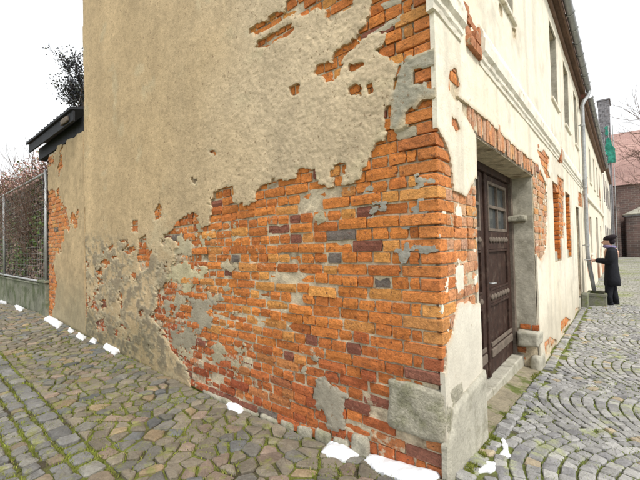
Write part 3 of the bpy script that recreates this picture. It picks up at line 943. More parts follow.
F_PATCH = [fpoly((455, 208), (461, 206), (462, 222), (457, 226)),
           fpoly((456, 268), (463, 266), (464, 290), (458, 294))]
def facade_P(S, Z):
    P = np.full(S.shape, .25)
    for pl in F_EXPOSED: P = np.minimum(P, -sdist(pl, S, Z))
    rag = fbm(S*10, Z*10, 121, 5, .62)*.022+fbm(S*42, Z*42, 122, 2)*.009
    P = P+rag*np.where(P < .2, 1, 0)
    kind = np.zeros(S.shape, int)
    for pl in F_PATCH:
        q = sdist(pl, S, Z)+rag*1.5
        m = (q > P) & (q > -.02)
        kind = np.where(m, 1, kind); P = np.maximum(P, np.where(q > -.02, q, P))
    sc = (fbm(S*9, Z*9, 123, 5, .65)-.36)*.08
    m = (((S < .74) & (Z < 2.0) & (Z > .6)) | ((S > 3.03) & (S < 4.5) & (Z > .5) & (Z < 2.6))) & (sc > P)
    kind = np.where(m, 1, kind); P = np.where(m, sc, P)
    P = np.where((kind > 0) & (S < .006), -.05, P)
    return P, kind
def with_lines(arr, lines):
    a = np.array(arr)
    for l in lines:
        i = int(np.argmin(np.abs(a-l))); a[i] = l
    return np.unique(a)
ss = with_lines(steps(-.007, FS1, .008, .0075), [o[i] for o in OPEN for i in (0, 1)])
fzs = with_lines(np.concatenate([np.arange(-.05, 3.1, .0115), np.arange(3.1, 5.6, .02)]), [o[i] for o in OPEN for i in (2, 3) if o[i] > 0])
S_, Z_ = np.meshgrid(ss, fzs)
P, kind = facade_P(S_, Z_)
und = fbm(S_*1.2, Z_*1.2, 141, 3)*.010+fbm(S_*7, Z_*7, 143, 3)*.0015+fbm(S_*28, Z_*28, 144, 2)*.0012
Hd = np.where(kind > 0, .003*sstep(0, .02, P)+.001, .011*(.8+.2*sstep(0, .015, P))+und*.7)
C = np.array([.78, .725, .60])*(1+.05*fbm(S_*1.5, Z_*1.5, 145, 4)[..., None])
warm = sstep(.0, .5, fbm(S_*1.1, Z_*.7, 147, 4))[..., None]
C = C*(1-warm*.35)+np.array([.78, .68, .50])*warm*.35
stk = sstep(.05, .5, fbm(S_*5, Z_*.45, 155, 4))[..., None]; gp = sstep(.1, .45, fbm(S_*2.1, Z_*2.1, 157, 5, .62))[..., None]
C = C*(1-.16*stk)
C = C*(1-gp*.6)+np.array([.54, .495, .41])*gp*.6
C = C*(1+.06*fbm(S_*30, Z_*30, 159, 2)[..., None])
pg = (sstep(.95, .6, S_)*sstep(1.6, .9, Z_))[..., None]
C = C*(1-pg*.7)+np.array([.66, .635, .56])*(1+.10*fbm(S_*8, Z_*8, 161, 4)[..., None])*pg*.7
dirt = sstep(1.15, .1, Z_-ground_z(0*S_+1, S_)+fbm(S_*2, Z_*3, 149, 3)*.3)[..., None]
C = C*(1-.6*dirt)+np.array([.42, .375, .285])*.6*dirt
fresh = sstep(.035, .0, P)[..., None]*.5
C = C*(1-fresh)+np.array([.52, .42, .29])*fresh
C = np.where((kind > 0)[..., None], np.array([.74, .69, .58])*(1+.12*fbm(S_*15, Z_*15, 151, 3)[..., None]), C)
def heightfield2(name, ts, zs, P, Hd, colr, mat, parent, w, back):
    # same as heightfield, but cells inside an opening are removed first
    ms, mz = np.meshgrid((ts[:-1]+ts[1:])/2, (zs[:-1]+zs[1:])/2)
    drop = np.zeros(ms.shape, bool)
    for (s0, s1, z0, z1) in OPEN: drop |= (ms > s0) & (ms < s1) & (mz > z0) & (mz < z1)
    return _sheet(name, ts, zs, P, Hd, colr, mat, parent, w, back, drop)
fms = with_lines(steps(.035, FS1, .02, .02), [o[i] for o in OPEN for i in (0, 1)])
fmz = with_lines(np.concatenate([np.arange(-.05, 3.0, .024), np.arange(3.0, 5.62, .08)]), [o[i] for o in OPEN for i in (2, 3) if o[i] > 0])
S2, Z2 = np.meshgrid(fms, fmz)
FH = -.009+fbm(S2*3, Z2*3, 181, 3)*.005+fbm(S2*14, Z2*14, 183, 3)*.003
facade = heightfield2('facade_wall', fms, fmz, np.ones(S2.shape), FH, None, MT['mortar'], house, wf, -.36)
under_house(facade)
fp = heightfield2('plaster', ss, fzs, P, Hd, C, MT['fplaster'], facade, wf, -.016)
tag(fp, 'cream plaster peeling off the brickwork')

# facade bricks
def brick_row(w, s0, s1, z0, z1, first, pfun, items, pale, smear, front0=0.0, st=True, flip=False):
    s = s0
    L = first
    while s < s1-.015:
        e = min(s+L*random.uniform(.95, 1.05), s1)
        if pfun is not None:
            SS, ZZ = np.meshgrid(np.linspace(s-.005, e+.005, 4), np.linspace(z0, z1, 3))
            pq, kq = pfun(SS, ZZ)
            hid = np.all((pq > .02) & (kq == 0))
        else: hid = False
        if not hid and e-s > .02:
            V, Fc = brick_front(w, s, e, z0+random.gauss(0, .003), z1+random.gauss(0, .002), front0+random.gauss(0, .004), back=front0-.06, flip=flip)
            pts = w(np.array([s, e, e, s]), np.array([z0, z0, z1, z1]), np.zeros(4)+front0)
            items.append((px_area(pts), V, Fc, brick_col(0.3, 1.5, pale*random.uniform(.3, 1.6)), smear+random.gauss(0, .05)))
        s = e+random.uniform(.008, .013)
        L = (.25 if random.random() < .8 else .12) if st else (.12 if random.random() < .85 else .25)
for k in range(-15, 25):
    z0 = Z0+k*CH+.0055; z1 = Z0+(k+1)*CH-.0055
    st = k % 2 == 1
    zc = (z0+z1)/2
    if z0 > .72 or True:
        if zc < 2.43: brick_row(wf, (.132 if st else .262),   .728, z0, z1, .12 if st else .25, facade_P, f_items, .34, .06, st=not st)
        elif zc > 2.70 and zc < 3.0: brick_row(wf, (.132 if st else .262), 4.4, z0, z1, .12 if st else .25, facade_P, f_items, .2, .0, st=not st)
    if zc < 2.43: brick_row(wf, 3.034, 4.50, z0, z1, .12 if st else .25, facade_P, f_items, .5, .11, st=not st)
    elif zc < 3.0: brick_row(wf, 3.2, 9.8, z0, z1, .25, facade_P, f_items, .25, .02, st=st)
    if 1.28 < zc < 2.56:
        brick_row(wf, 5.35, 6.10, z0, z1, .25, facade_P, f_items, .2, .0, st=st)
        for a, c in ((4.525, 5.325), (6.125, 6.915)):
            if zc > 1.45: brick_row(wf, a, c, z0, z1, .12 if st else .25, None, f_items, .0, -.1, front0=-.26, st=st)
            brick_row((lambda u, z, d, c=c: np.stack([-np.asarray(u, float), c-np.asarray(d, float), np.asarray(z, float)], -1)), .004, .255, z0, z1, .12 if st else .25, None, f_items, .0, -.08, front0=.03, st=st, flip=False)
    if zc < .7: brick_row(wf, 4.5, 7.95, z0, z1, .25, facade_P, f_items, .1, .0, st=st)
# flat arch of upright bricks over the gateway
s = .60
while s < 3.16:
    w_ = .068*random.uniform(.9, 1.1)
    if .60 <= s:
        V, Fc = brick_front(wf, s, s+w_, 2.436+random.uniform(0, .012), 2.685+random.uniform(-.02, .01), .002+random.gauss(0, .004))
        f_items.append((px_area(wf(np.array([s, s+w_, s+w_, s]), np.array([2.44, 2.44, 2.68, 2.68]), np.zeros(4))), V, Fc, brick_col(.2, 2, .5*random.uniform(.4, 1.5)), .07+random.gauss(0, .04)))
    s += w_+.012
pieces(f_items, 'brick', 'small_bricks', MT['brick'], facade, limit=65)

# cement base of the near pier
def patch_sheet(name, poly, w, th, back, mat, parent, seed, res=.012, colr=None, rag=.012):
    poly = np.asarray(poly)
    a = np.arange(poly[:, 0].min()-.05, poly[:, 0].max()+.05, res); c = np.arange(poly[:, 1].min()-.05, poly[:, 1].max()+.05, res)
    A_, C_ = np.meshgrid(a, c)
    Pq = sdist(poly, A_, C_)+fbm(A_*8, C_*8, seed, 4)*rag
    Hq = back+(th-back)*(.5+.5*sstep(0, .03, Pq))+fbm(A_*4, C_*4, seed+1, 4)*.006+fbm(A_*20, C_*20, seed+2, 3)*.002
    return _sheet(name, a, c, Pq, Hq, None, mat, parent, w, back-.02, np.zeros((len(c)-1, len(a)-1), bool))
pb = patch_sheet('plinth_render', [(-.02, -.05), (.745, -.1), (.745, .655), (.45, .645), (.2, .625), (.09, .60), (.05, .50), (-.02, .42)], wf, .035, .004, MT['cement'], facade, 301)
tag(pb, 'grey cement skirting on the pier')
# string course ------------------------------------------------------
def course(s0, s1, name='string_course'):
    prof = [(.0, 2.99), (.018, 3.0), (.022, 3.03), (.034, 3.045), (.036, 3.075), (.058, 3.10), (.062, 3.19), (.052, 3.21), (.045, 3.25), (.022, 3.32), (.0, 3.34)]
    m = MB(); rings = []
    n = max(2, int((s1-s0)/.06))
    for i in range(n+1):
        s = s0+(s1-s0)*i/n
        j = random.gauss(0, .002); e = 1.0
        rings.append([(d*e+random.gauss(0, .0015)+(.004 if 0 < d else -.02), s, z+j+random.gauss(0, .0015)) for d, z in prof])
    V = [p for r in rings for p in r]; k = len(prof); Fc = []
    for i in range(n):
        for q in range(k-1): Fc.append((i*k+q, (i+1)*k+q, (i+1)*k+q+1, i*k+q+1))
    Fc.append(tuple(range(k))); Fc.append(tuple(n*k+q for q in range(k))[::-1])
    m.add(V, Fc)
    o = m.build(name, MT['white'], house); under_house(o)
    return o
c1 = course(-.045, .44); c2 = course(.86, 5.25); c3 = course(5.7, FS1)
# broken stretches show a brick core
for (a, c) in ((.445, .855), (5.255, 5.695)):
    m = MB()
    s = a
    bi = []
    while s < c-.03:
        e = min(s+.12*random.uniform(.8, 1.1), c)
        for zz in (3.02, 3.11, 3.20):
            V, Fc = brick_front(wf, s, e, zz+.004, zz+.078, .035+random.uniform(-.03, .02), back=-.02)
            m.add(V, Fc)
        s = e+.01
    cc = np.tile(np.array([.46, .20, .10]), (len(m.v), 1))
    o = mesh_obj('broken_course', m.v, m.f, MT['brick'], house, cols=cc, extra=.05)
    o['kind'] = 'stuff'; under_house(o)

# gateway ------------------------------------------------------------
RD = -.27
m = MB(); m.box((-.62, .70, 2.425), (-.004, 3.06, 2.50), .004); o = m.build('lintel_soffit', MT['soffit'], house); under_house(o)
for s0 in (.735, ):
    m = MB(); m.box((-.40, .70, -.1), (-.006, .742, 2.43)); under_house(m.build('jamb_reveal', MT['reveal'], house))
# far jamb: uneven plaster with a notch low down
a = np.arange(-.36, -.0, .018); c = np.arange(.52, 2.44, .018)
A_, C_ = np.meshgrid(a, c)
def wj(u, z, d): return np.stack([np.asarray(u, float), 3.03-np.asarray(d, float), np.asarray(z, float)], -1)
Pq = .2+fbm(A_*6, C_*6, 411, 3)*.02
Pq = np.minimum(Pq, (C_-.53)+fbm(A_*9, C_*9, 412, 3)*.03)
Pq = np.where((np.abs(C_-1.90) < .05) & (A_ > -.30) & (A_ < -.1), -.05, Pq)
Hq = .016+fbm(A_*4, C_*4, 413, 4)*.014
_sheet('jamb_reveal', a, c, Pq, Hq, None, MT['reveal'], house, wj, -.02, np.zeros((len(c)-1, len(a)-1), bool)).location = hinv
under_house(rubble('jamb_stone', (-.31, 2.90, 1.865), (-.09, 3.05, 1.945), house, MT['stone'], 7, 6, .012, .02))
under_house(rubble('jamb_stone', (-.22, 2.88, .335), (.022, 3.16, .505), house, MT['cement'], 9, 8, .012, .03))
under_house(rubble('jamb_stone', (-.10, 2.93, -.05), (.03, 3.3, .21), house, MT['cement'], 12, 8, .012, .05))
jb = []
for (u0, u1, z0, z1, dd) in ((-.26, -.14, .22, .285, .02), (-.13, -.01, .225, .29, -.02), (-.20, -.08, .295, .35, -.01), (-.30, -.20, .13, .20, .03), (-.2, -.10, .13, .20, .0), (-.2, -.08, .52, .58, .02), (-.07, .01, .515, .58, .025)):
    V, Fc = brick_front(wj, u0, u1, z0, z1, dd, back=-.1, flip=False)
    o = mesh_obj('jamb_brick', V, Fc, MT['brick'], house, cols=np.tile(brick_col(1, .5), (len(V), 1)), extra=.0); under_house(o)
# sill and floor of the gateway
m = MB()
for i, (s0, s1) in enumerate(((.70, 1.62), (1.63, 2.40), (2.41, 3.04))): pass
sillz = .205
for s0, s1 in ((.70, 1.62), (1.628, 2.40), (2.408, 3.04)):
    m = MB(); m.box((-.34, s0, -.1), (-.165, s1, sillz), .004); under_house(m.build('door_sill', MT['cement'], house, bevel=.012))
xs_ = np.arange(-.20, .03, .02); ys_ = np.arange(.72, 3.06, .022)
X_, Y_ = np.meshgrid(xs_, ys_)
Zf = ground_z(X_+1, Y_)+.018+(-X_)*.12+fbm(X_*7, Y_*7, 511, 4)*.014
i_ = np.arange(len(xs_)-1)[None, :]+np.arange(len(ys_)-1)[:, None]*len(xs_)
floor_o = mesh_obj('doorway_floor', np.stack([X_.ravel(), Y_.ravel(), Zf.ravel()], 1), np.stack([i_, i_+1, i_+len(xs_)+1, i_+len(xs_)], -1).reshape(-1, 4).astype(np.int32),
                   make_mat('dirty_screed', (.27, .235, .165), var=.3, vscale=8, bump=.9, bscale=50, second=(.12, .14, .04), sscale=5, sthr=(.52, .62)), house, smooth=True)
under_house(floor_o)

def dz(py): return on_facade(500, py, RD)[1]
# frame
m = MB(); m.box((RD-.08, .742, .18), (RD+.03, .815, 2.426)); under_house(m.build('door_frame', MT['greywood'], house, bevel=.006))
m = MB(); m.box((RD-.08, 2.945, .205), (RD+.035, 3.016, 2.426)); under_house(m.build('door_frame', MT['greywood'], house, bevel=.006))
m = MB(); m.box((RD-.08, .817, 2.345), (RD+.03, 2.943, 2.426)); under_house(m.build('door_frame', MT['wood'], house, bevel=.006))
for (s0, s1, nm) in ((.82, 1.878, 'near'), (1.882, 2.94, 'far')):
    zb_, zt_ = sillz+.012, 2.34
    stile = .14
    zw0, zw1 = dz(232), dz(186)
    rails = [(zt_-.10, zt_), (zw1, zt_-.10)] if False else []
    m = MB()
    X0, X1 = RD-.055, RD
    m.box((X0, s0, zb_), (X1, s0+stile, zt_)); m.box((X0, s1-stile, zb_), (X1, s1, zt_))
    zr = [(zw1, zt_), (dz(249), zw0), (dz(300), dz(288)), (zb_, dz(340))]
    for a_, c_ in zr: m.box((X0+.001, s0+stile, a_), (X1-.001, s1-stile, c_))
    leaf = m.build('door_leaf', MT['wood'], house, bevel=.005); under_house(leaf)
    if nm == 'near': tag(leaf, 'door leaf mostly hidden behind the near pier')
    else: tag(leaf, 'door leaf beside the far jamb')
    a0, a1 = s0+stile, s1-stile
    # window frame, bars, panes
    mid = (a0+a1)/2; zm = dz(209)
    for (q0, q1, r0, r1) in ((a0, a0+.035, zw0, zw1), (a1-.035, a1, zw0, zw1)):
        m = MB(); m.box((X1-.04, q0, r0), (X1+.006, q1, r1)); m.build('window_frame', MT['greywood'], leaf, bevel=.004)
    for (r0, r1) in ((zw0, zw0+.035), (zw1-.035, zw1)):
        m = MB(); m.box((X1-.04, a0+.036, r0), (X1+.005, a1-.036, r1)); m.build('window_frame', MT['greywood'], leaf, bevel=.004)
    m = MB(); m.box((X1-.035, a0+.036, zm-.018), (X1+.004, a1-.036, zm+.018)); m.build('glazing_bar', MT['greywood'], leaf, bevel=.004)
    for (r0, r1) in ((zw0+.036, zm-.019), (zm+.019, zw1-.036)):
        m = MB(); m.box((X1-.033, mid-.012, r0), (X1+.002, mid+.012, r1)); m.build('glazing_bar', MT['greywood'], leaf, bevel=.003)
        for (q0, q1) in ((a0+.036, mid-.0125), (mid+.0125, a1-.036)):
            m = MB(); m.box((X1-.03, q0, r0), (X1-.024, q1, r1)); m.build('pane', MT['glass'], leaf)
    # lower panels with upright boards and mouldings
    for (r0, r1, nb) in ((dz(288), dz(249), 4), (dz(340), dz(300), 4)):
        for i in range(nb):
            q0 = a0+(a1-a0)*i/nb; q1 = a0+(a1-a0)*(i+1)/nb
            m = MB(); m.box((X0+.005, q0+.002, r0+.001), (X1-.022+random.uniform(-.003, .003), q1-.002, r1-.001)); m.build('panel_board', MT['wood'], leaf, bevel=.005)
        for (z_a, z_b) in ((r0, r0+.03), (r1-.03, r1)):
            m = MB(); m.box((X1-.021, a0+.002, z_a+.002), (X1+.004, a1-.002, z_b-.002)); m.build('moulding', MT['wood'], leaf, bevel=.006)
    # carved bands
    for zc_ in ((dz(240)), (dz(294))):
        m = MB()
        nn = 7
        for i in range(nn):
            q = a0+(a1-a0)*(i+.5)/nn; rr = (a1-a0)/nn*.42
            rings = []
            for (h_, k_) in ((0, 1), (.012, .9), (.020, .55), (.023, .15)):
                rings.append([(X1-.001+h_, q+rr*k_*math.cos(t), zc_+rr*.75*k_*math.sin(t)) for t in np.linspace(0, 2*math.pi, 11)[:-1]])
            m.loft(rings)
        m.build('carved_rail', MT['greywood'], leaf, smooth=True)
    m = MB(); m.box((X1-.001, a0-.05, dz(350)), (X1+.022, a1+.05, dz(342))); m.build('kick_board', MT['greywood'], leaf, bevel=.008)
    m = MB(); m.box((X1-.001, a0-.04, dz(340)), (X1+.016, a1+.04, dz(336))); m.build('moulding', MT['greywood'], leaf, bevel=.006)
m = MB(); m.box((RD-.01, 1.850, .22), (RD+.022, 1.912, 2.338)); under_house(m.build('door_astragal', MT['wood'], house, bevel=.01))
m = MB(); m.tube([(RD, 1.955, 1.18), (RD+.045, 1.955, 1.18), (RD+.05, 1.99, 1.18), (RD+.05, 2.06, 1.175)], .009, 8); under_house(m.build('door_handle', MT['metal'], house, smooth=True))

# niches, second door, upper windows ------------------------------------
for (a0, a1) in ((4.52, 5.33), (6.12, 6.92)):
    m = MB(); m.box((-.36, a0-.02, 1.26), (-.275, a1+.02, 2.58)); under_house(m.build('niche_back', MT['mortar'], house))
    m = MB(); m.box((-.27, a0+.002, 1.27), (-.05, a1-.002, 1.44), .006); under_house(m.build('niche_sill', MT['cement'], house, bevel=.01))
m = MB(); m.box((-.32, 7.98, .28), (-.24, 8.77, 2.43)); d2 = m.build('door_leaf', MT['wood'], house); under_house(d2); tag(d2, 'narrow brown door near the downpipe')
for (r0, r1) in ((.45, 1.1), (1.25, 2.2)):
    m = MB(); m.box((-.239, 8.12, r0), (-.225, 8.62, r1)); m.build('panel', MT['wood'], d2, bevel=.006)
m = MB(); m.box((-.30, 7.99, -.05), (.02, 8.76, .279)); under_house(m.build('door_step', MT['cement'], house, bevel=.015))
for (a0, a1) in WIN:
    z0, z1 = WZ
    m = MB()
    X1 = -.13
    m.box((X1-.05, a0+.002, z0), (X1, a0+.07, z1)); m.box((X1-.05, a1-.07, z0), (X1, a1-.002, z1))
    m.box((X1-.05, a0+.07, z0), (X1-.001, a1-.07, z0+.07)); m.box((X1-.05, a0+.07, z1-.07), (X1-.001, a1-.07, z1))
    mid = (a0+a1)/2
    m.box((X1-.045, mid-.035, z0+.07), (X1+.01, mid+.035, z1-.07)); m.box((X1-.045, a0+.07, z0+.86), (X1+.004, mid-.035, z0+.92)); m.box((X1-.045, mid+.035, z0+.86), (X1+.004, a1-.07, z0+.92))
    wn_ = m.build('window', MT['shutter'], house); under_house(wn_)
    for (q0, q1) in ((a0+.07, mid-.035), (mid+.035, a1-.07)):
        for (r0, r1) in ((z0+.07, z0+.86), (z0+.92, z1-.07)):
            m = MB(); m.box((X1-.03, q0, r0), (X1-.022, q1, r1)); m.build('pane', MT['glass'], wn_)
    for (q0, q1) in ((a0-.012, a0+.002), (a1-.002, a1+.012)):
        m = MB(); m.box((-.2, q0, z0-.01), (.003, q1, z1+.01)); m.build('reveal', MT['reveal'], wn_)
    m = MB(); m.box((-.2, a0-.04, z0-.05), (.045, a1+.04, z0-.004)); m.build('sill', MT['white'], wn_, bevel=.008)

# eaves, gutter, roof ------------------------------------------------------
EZ = 5.58
m = MB(); m.box((-.05, -.10, EZ), (.135, FS1, EZ+.03)); under_house(m.build('eaves_board', MT['eave'], house))
m = MB(); m.box((.136, -.10, EZ-.04), (.160, FS1, EZ+.15)); under_house(m.build('fascia', MT['eave'], house))
m = MB(); m.box((-.02, -.03, EZ-.10), (.06, FS1, EZ-.002)); under_house(m.build('eaves_moulding', MT['eave'], house, bevel=.03))
def gutter(s0, s1, x, z, r, parent, n=10):
    m = MB()
    rings = []
    for t in np.linspace(math.pi, 2*math.pi, n): rings.append((x+r*math.cos(t), z+r*math.sin(t)))
    inner = [(x+(r-.006)*math.cos(t), z+(r-.006)*math.sin(t)) for t in np.linspace(2*math.pi, math.pi, n)]
    prof = rings+inner
    m.loft([[(p[0], s0, p[1]) for p in prof], [(p[0], s1, p[1]) for p in prof]])
    o = m.build('gutter', MT['zinc'], parent, smooth=False)
    k = int((s1-s0)/.62)
    for i in range(k):
        s = s0+.15+i*.62
        mm = MB()
        mm.tube([(x+(r+.008)*math.cos(t), s, z+(r+.008)*math.sin(t)) for t in np.linspace(math.pi*.95, 2.05*math.pi, 9)], .011, 5)
        mm.build('bracket', MT['metal'], o)
    return o
gu = gutter(-.1, FS1+.02, .228, EZ+.08, .062, house); under_house(gu)
def tiled_roof(parent, x0, x1, y0, y1, z0, z1, mat, name='roof', th=.06):
    m = MB()
    m.add([(x0, y0, z0), (x0, y1, z0), (x1, y1, z1), (x1, y0, z1), (x0, y0, z0-th), (x0, y1, z0-th), (x1, y1, z1-th), (x1, y0, z1-th)],
          [(0, 1, 2, 3), (7, 6, 5, 4), (0, 4, 5, 1), (1, 5, 6, 2), (2, 6, 7, 3), (3, 7, 4, 0)])
    return m.build(name, mat, parent)
under_house(tiled_roof(house, .20, -3.1, -.12, FS1, EZ+.23, EZ+4.1, MT['tile']))
under_house(tiled_roof(house, -6.4, -3.1, -.12, FS1, 6.4, EZ+4.1, MT['tile']))
# downpipe at the end of the front
dp = MB()
pp = [(.228, 9.84, EZ+.04), (.228, 9.84, EZ-.05), (.215, 9.76, EZ-.14), (.15, 9.42, EZ-.36), (.115, 9.36, EZ-.48), (.11, 9.35, 1.35), (.115, 9.35, 1.2), (.19, 9.28, .62), (.22, 9.25, .34)]
dp.tube(pp, .045, 12)
dpo = dp.build('downpipe', MT['pipe'], house, smooth=True); under_house(dpo)
for zc_ in (4.6, 3.0, 1.5):
    m = MB(); m.tube([(.11, 9.35, zc_-.03), (.11, 9.35, zc_+.03)], .052, 12); m.build('clamp', MT['metal'], dpo)
    m = MB(); m.box((-.02, 9.34, zc_-.012), (.06, 9.36, zc_+.012)); m.build('clamp', MT['metal'], dpo)

# ================================================================== LEFT: LOW WALL, LEAN-TO, FENCE, SHRUBS
low = empty('low_wall', (-7.3, 0, .27))
tag(low, 'lower plastered wall with bare brick end left of the tall gable', 'wall')
LT0, LT1 = 6.165, 8.42
L_EXPOSED = [gpoly((38, 190), (60, 190), (62, 205), (72, 216), (78, 212), (79, 228), (66, 232), (62, 250), (55, 262), (57, 285), (56, 300), (52, 318), (50, 340), (36, 340)),
             gpoly((36, 140), (58, 138), (60, 150), (52, 165), (46, 175), (36, 176)), gpoly((62, 145), (66, 140), (64, 165), (60, 180), (59, 165))]
def low_P(T, Z):
    P = np.full(T.shape, .25)
    for p_ in L_EXPOSED: P = np.minimum(P, -sdist(p_, T, Z))
    P = P+(fbm(T*6, Z*7, 611, 5, .68)*.26+.03)*np.where(P < .24, 1, 0)
    return P, np.zeros(T.shape, int)
lts = np.arange(LT0, LT1-.02, .028); lzs = np.arange(.1, 3.80, .02)
T, Z = np.meshgrid(lts, lzs)
P, kq = low_P(T, Z)
topz = 3.70+fbm(T*3, T*0, 613, 3)*.05
P = np.minimum(P, (topz-Z))
P = np.minimum(P, (8.40-T)+fbm(Z*4, Z*0, 615, 3)*.05)
Hd = .014+fbm(T*1.5, Z*1.5, 617, 4)*.014+fbm(T*9, Z*9, 618, 3)*.004
C = np.array([.50, .375, .22])*(1+.3*fbm(T*3, Z*2, 619, 5, .65)[..., None])*(1+.25*fbm(T*13, Z*13, 623, 4, .6)[..., None])
gr = sstep(1.4, .5, Z+fbm(T*2, Z*2, 621, 3)*.3)[..., None]
C = C*(1-gr*.6)+np.array([.27, .255, .17])*gr*.6
fr = sstep(.06, .0, P)[..., None]*.4
C = C*(1-fr)+np.array([.5, .43, .29])*fr
def under(o, e):
    o.location = Vector(o.location)-Vector(e.location); return o
m = MB(); m.box((-LT1+.01, .014, .0), (-LT0, .38, 3.68)); core = m.build('wall_core', MT['mortar'], low); under(core, low)
_sheet('plaster', lts, lzs, P, Hd, C, MT['gplaster'], core, lambda t, z, d: wg(t, z, d)[..., [0, 1, 2]], -.02, np.zeros((len(lzs)-1, len(lts)-1), bool)).data.flip_normals()
l_items = []
for k in range(-14, 30):
    z0 = Z0+k*CH+.006; z1 = z0+CH-.012
    if z1 < 3.68: brick_row(wg, LT0+.01+(0 if k % 2 else .13), LT1+random.uniform(-.03, .02), z0, z1, .25, low_P, l_items, .12, .07, st=k % 2 == 1, flip=True)
pieces(l_items, 'brick', 'small_bricks', MT['brick'], core, limit=40)

shed = empty('lean_to_roof', (-8, .3, 3.7))
tag(shed, 'dark tarred lean-to roof on the low wall left of the gable', 'roof')
RX = -9.35
m = MB(); m.add([(-6.17, -.20, 4.05), (RX, -.20, 4.09), (RX, 2.6, 4.95), (-6.17, 2.6, 4.9), (-6.17, -.20, 4.01), (RX, -.20, 4.05), (RX, 2.6, 4.91), (-6.17, 2.6, 4.86)],
              [(3, 2, 1, 0), (4, 5, 6, 7), (0, 1, 5, 4), (1, 2, 6, 5), (2, 3, 7, 6), (3, 0, 4, 7)])
under(m.build('sheet', MT['tar'], shed), shed)
for i in range(15):
    x = -6.3-i*.21
    m = MB(); m.tube([(x, -.202, 4.055-(x+6.17)*.0126), (x, 2.55, 4.91-(x+6.17)*.0157)], .014, 6); under(m.build('rib', MT['tar'], shed), shed)
m = MB(); m.add([(-6.17, -.16, 4.00), (RX+.1, -.16, 4.035), (RX+.1, -.13, 4.035), (-6.17, -.13, 4.00), (-6.17, -.16, 3.83), (RX+.1, -.16, 3.87), (RX+.1, -.13, 3.87), (-6.17, -.13, 3.83)],
              [(3, 2, 1, 0), (4, 5, 6, 7), (0, 1, 5, 4), (1, 2, 6, 5), (2, 3, 7, 6), (3, 0, 4, 7)])
under(m.build('fascia_board', MT['tar'], shed), shed)
m = MB(); m.box((RX+.2, .0, 3.70), (-6.2, .12, 3.96)); under(m.build('wall_plate', MT['tar'], shed), shed)
under(rubble('end_log', (-6.75, -.20, 3.86), (-6.35, -.165, 3.96), shed, MT['greywood'], 4, 4, .01, .02), shed)

pw = empty('fence_plinth', (-11, 0, .2))
tag(pw, 'green-stained concrete base wall below the wire fence', 'wall')
for i, (x0, x1) in enumerate(((-8.95, -8.44), (-11.2, -8.96), (-13.5, -11.21), (-15.9, -13.51), (-18.2, -15.91), (-20.6, -18.21), (-23, -20.61))):
    m = MB(); m.box((x0, .0 if i else -.06, -.02), (x1, .25, .90 if i else .98)); under(m.build('concrete_panel', MT['plinth'], pw, bevel=.012), pw)
m = MB(); m.box((-8.99, -.09, .981), (-8.40, .28, 1.03)); under(m.build('cap', MT['plinth'], pw, bevel=.01), pw)
m = MB(); m.box((-23, -.02, .901), (-8.99, .27, .94)); under(m.build('coping', MT['plinth'], pw, bevel=.01), pw)

fe = empty('wire_fence', (-11, .1, .94))
tag(fe, 'tall wire mesh fence with galvanised frame overgrown by dry creeper', 'fence')
for x in (-8.62, -13.2, -17.8, -22.4):
    m = MB(); m.tube([(x, .0, .935), (x, .0, 3.40)], .03, 8); under(m.build('post', MT['metal'], fe, smooth=True), fe)
for z in (1.0, 3.36):
    m = MB(); m.tube([(-8.6, .0, z-.02), (-23, .0, z+.05)], .026, 8); under(m.build('rail', MT['metal'], fe, smooth=True), fe)
m = MB()
x = -8.7
while x > -17.5:
    m.tube([(x, .005, 1.0), (x, .005, 3.36)], .0022, 3, False); x -= .16
z = 1.05
while z < 3.3:
    m.tube([(-8.65, .01, z), (-17.6, .01, z)], .0022, 3, False); z += .14
o = m.build('wire_mesh', MT['metal'], fe); under(o, fe); o['kind'] = 'stuff'

def leaf_cloud(name, n, fpos, size, cols, parent, seed, aspect=1.6):
    r = np.random.default_rng(seed)
    pos = fpos(n, r)
    n = len(pos)
    a = r.normal(size=(n, 3)); a /= np.linalg.norm(a, axis=1)[:, None]
    b_ = np.cross(a, r.normal(size=(n, 3))); b_ /= np.linalg.norm(b_, axis=1)[:, None]
    s_ = r.uniform(size[0], size[1], n)[:, None]
    V = np.concatenate([pos-a*s_*aspect/2, pos+b_*s_/2, pos+a*s_*aspect/2, pos-b_*s_/2]).reshape(4, n, 3).transpose(1, 0, 2).reshape(-1, 3)
    Fq = np.arange(n*4, dtype=np.int32).reshape(n, 4)
    ci = r.choice(len(cols), n, p=[c[1] for c in cols])
    cc = np.array([c[0] for c in cols])[ci]*r.uniform(.7, 1.3, n)[:, None]
    return mesh_obj(name, V, Fq, MT['leaf'], parent, cols=np.repeat(cc, 4, 0))
def twigs(name, parent, starts, mat, seed, depth=3, L=.5, r0=.012, up=.3, spread=.6, nb=3, sides=4):
    rr = random.Random(seed)
    m = MB(); ends = []
    def grow(p, d, L, r, dep):
        q = p; pts = [p]; dd = d
        for i in range(3):
            dd = (dd+Vector((rr.gauss(0, .16), rr.gauss(0, .16), rr.gauss(0, .12)+up*.08))).normalized()
            q = q+dd*L/3; pts.append(q)
        m.tube(pts, [r, r*.85, r*.7, r*.55], sides, False)
        ends.append(q)
        if dep:
            for i in range(nb):
                nd = (dd+Vector((rr.gauss(0, spread), rr.gauss(0, spread), rr.gauss(0, spread)+up*.4))).normalized()
                grow(pts[rr.choice((1, 2, 3, 3))], nd, L*rr.uniform(.55, .8), r*.58, dep-1)
    for p, d in starts: grow(Vector(p), Vector(d).normalized(), L*rr.uniform(.8, 1.2), r0, depth)
    return m.build(name, mat, parent), ends

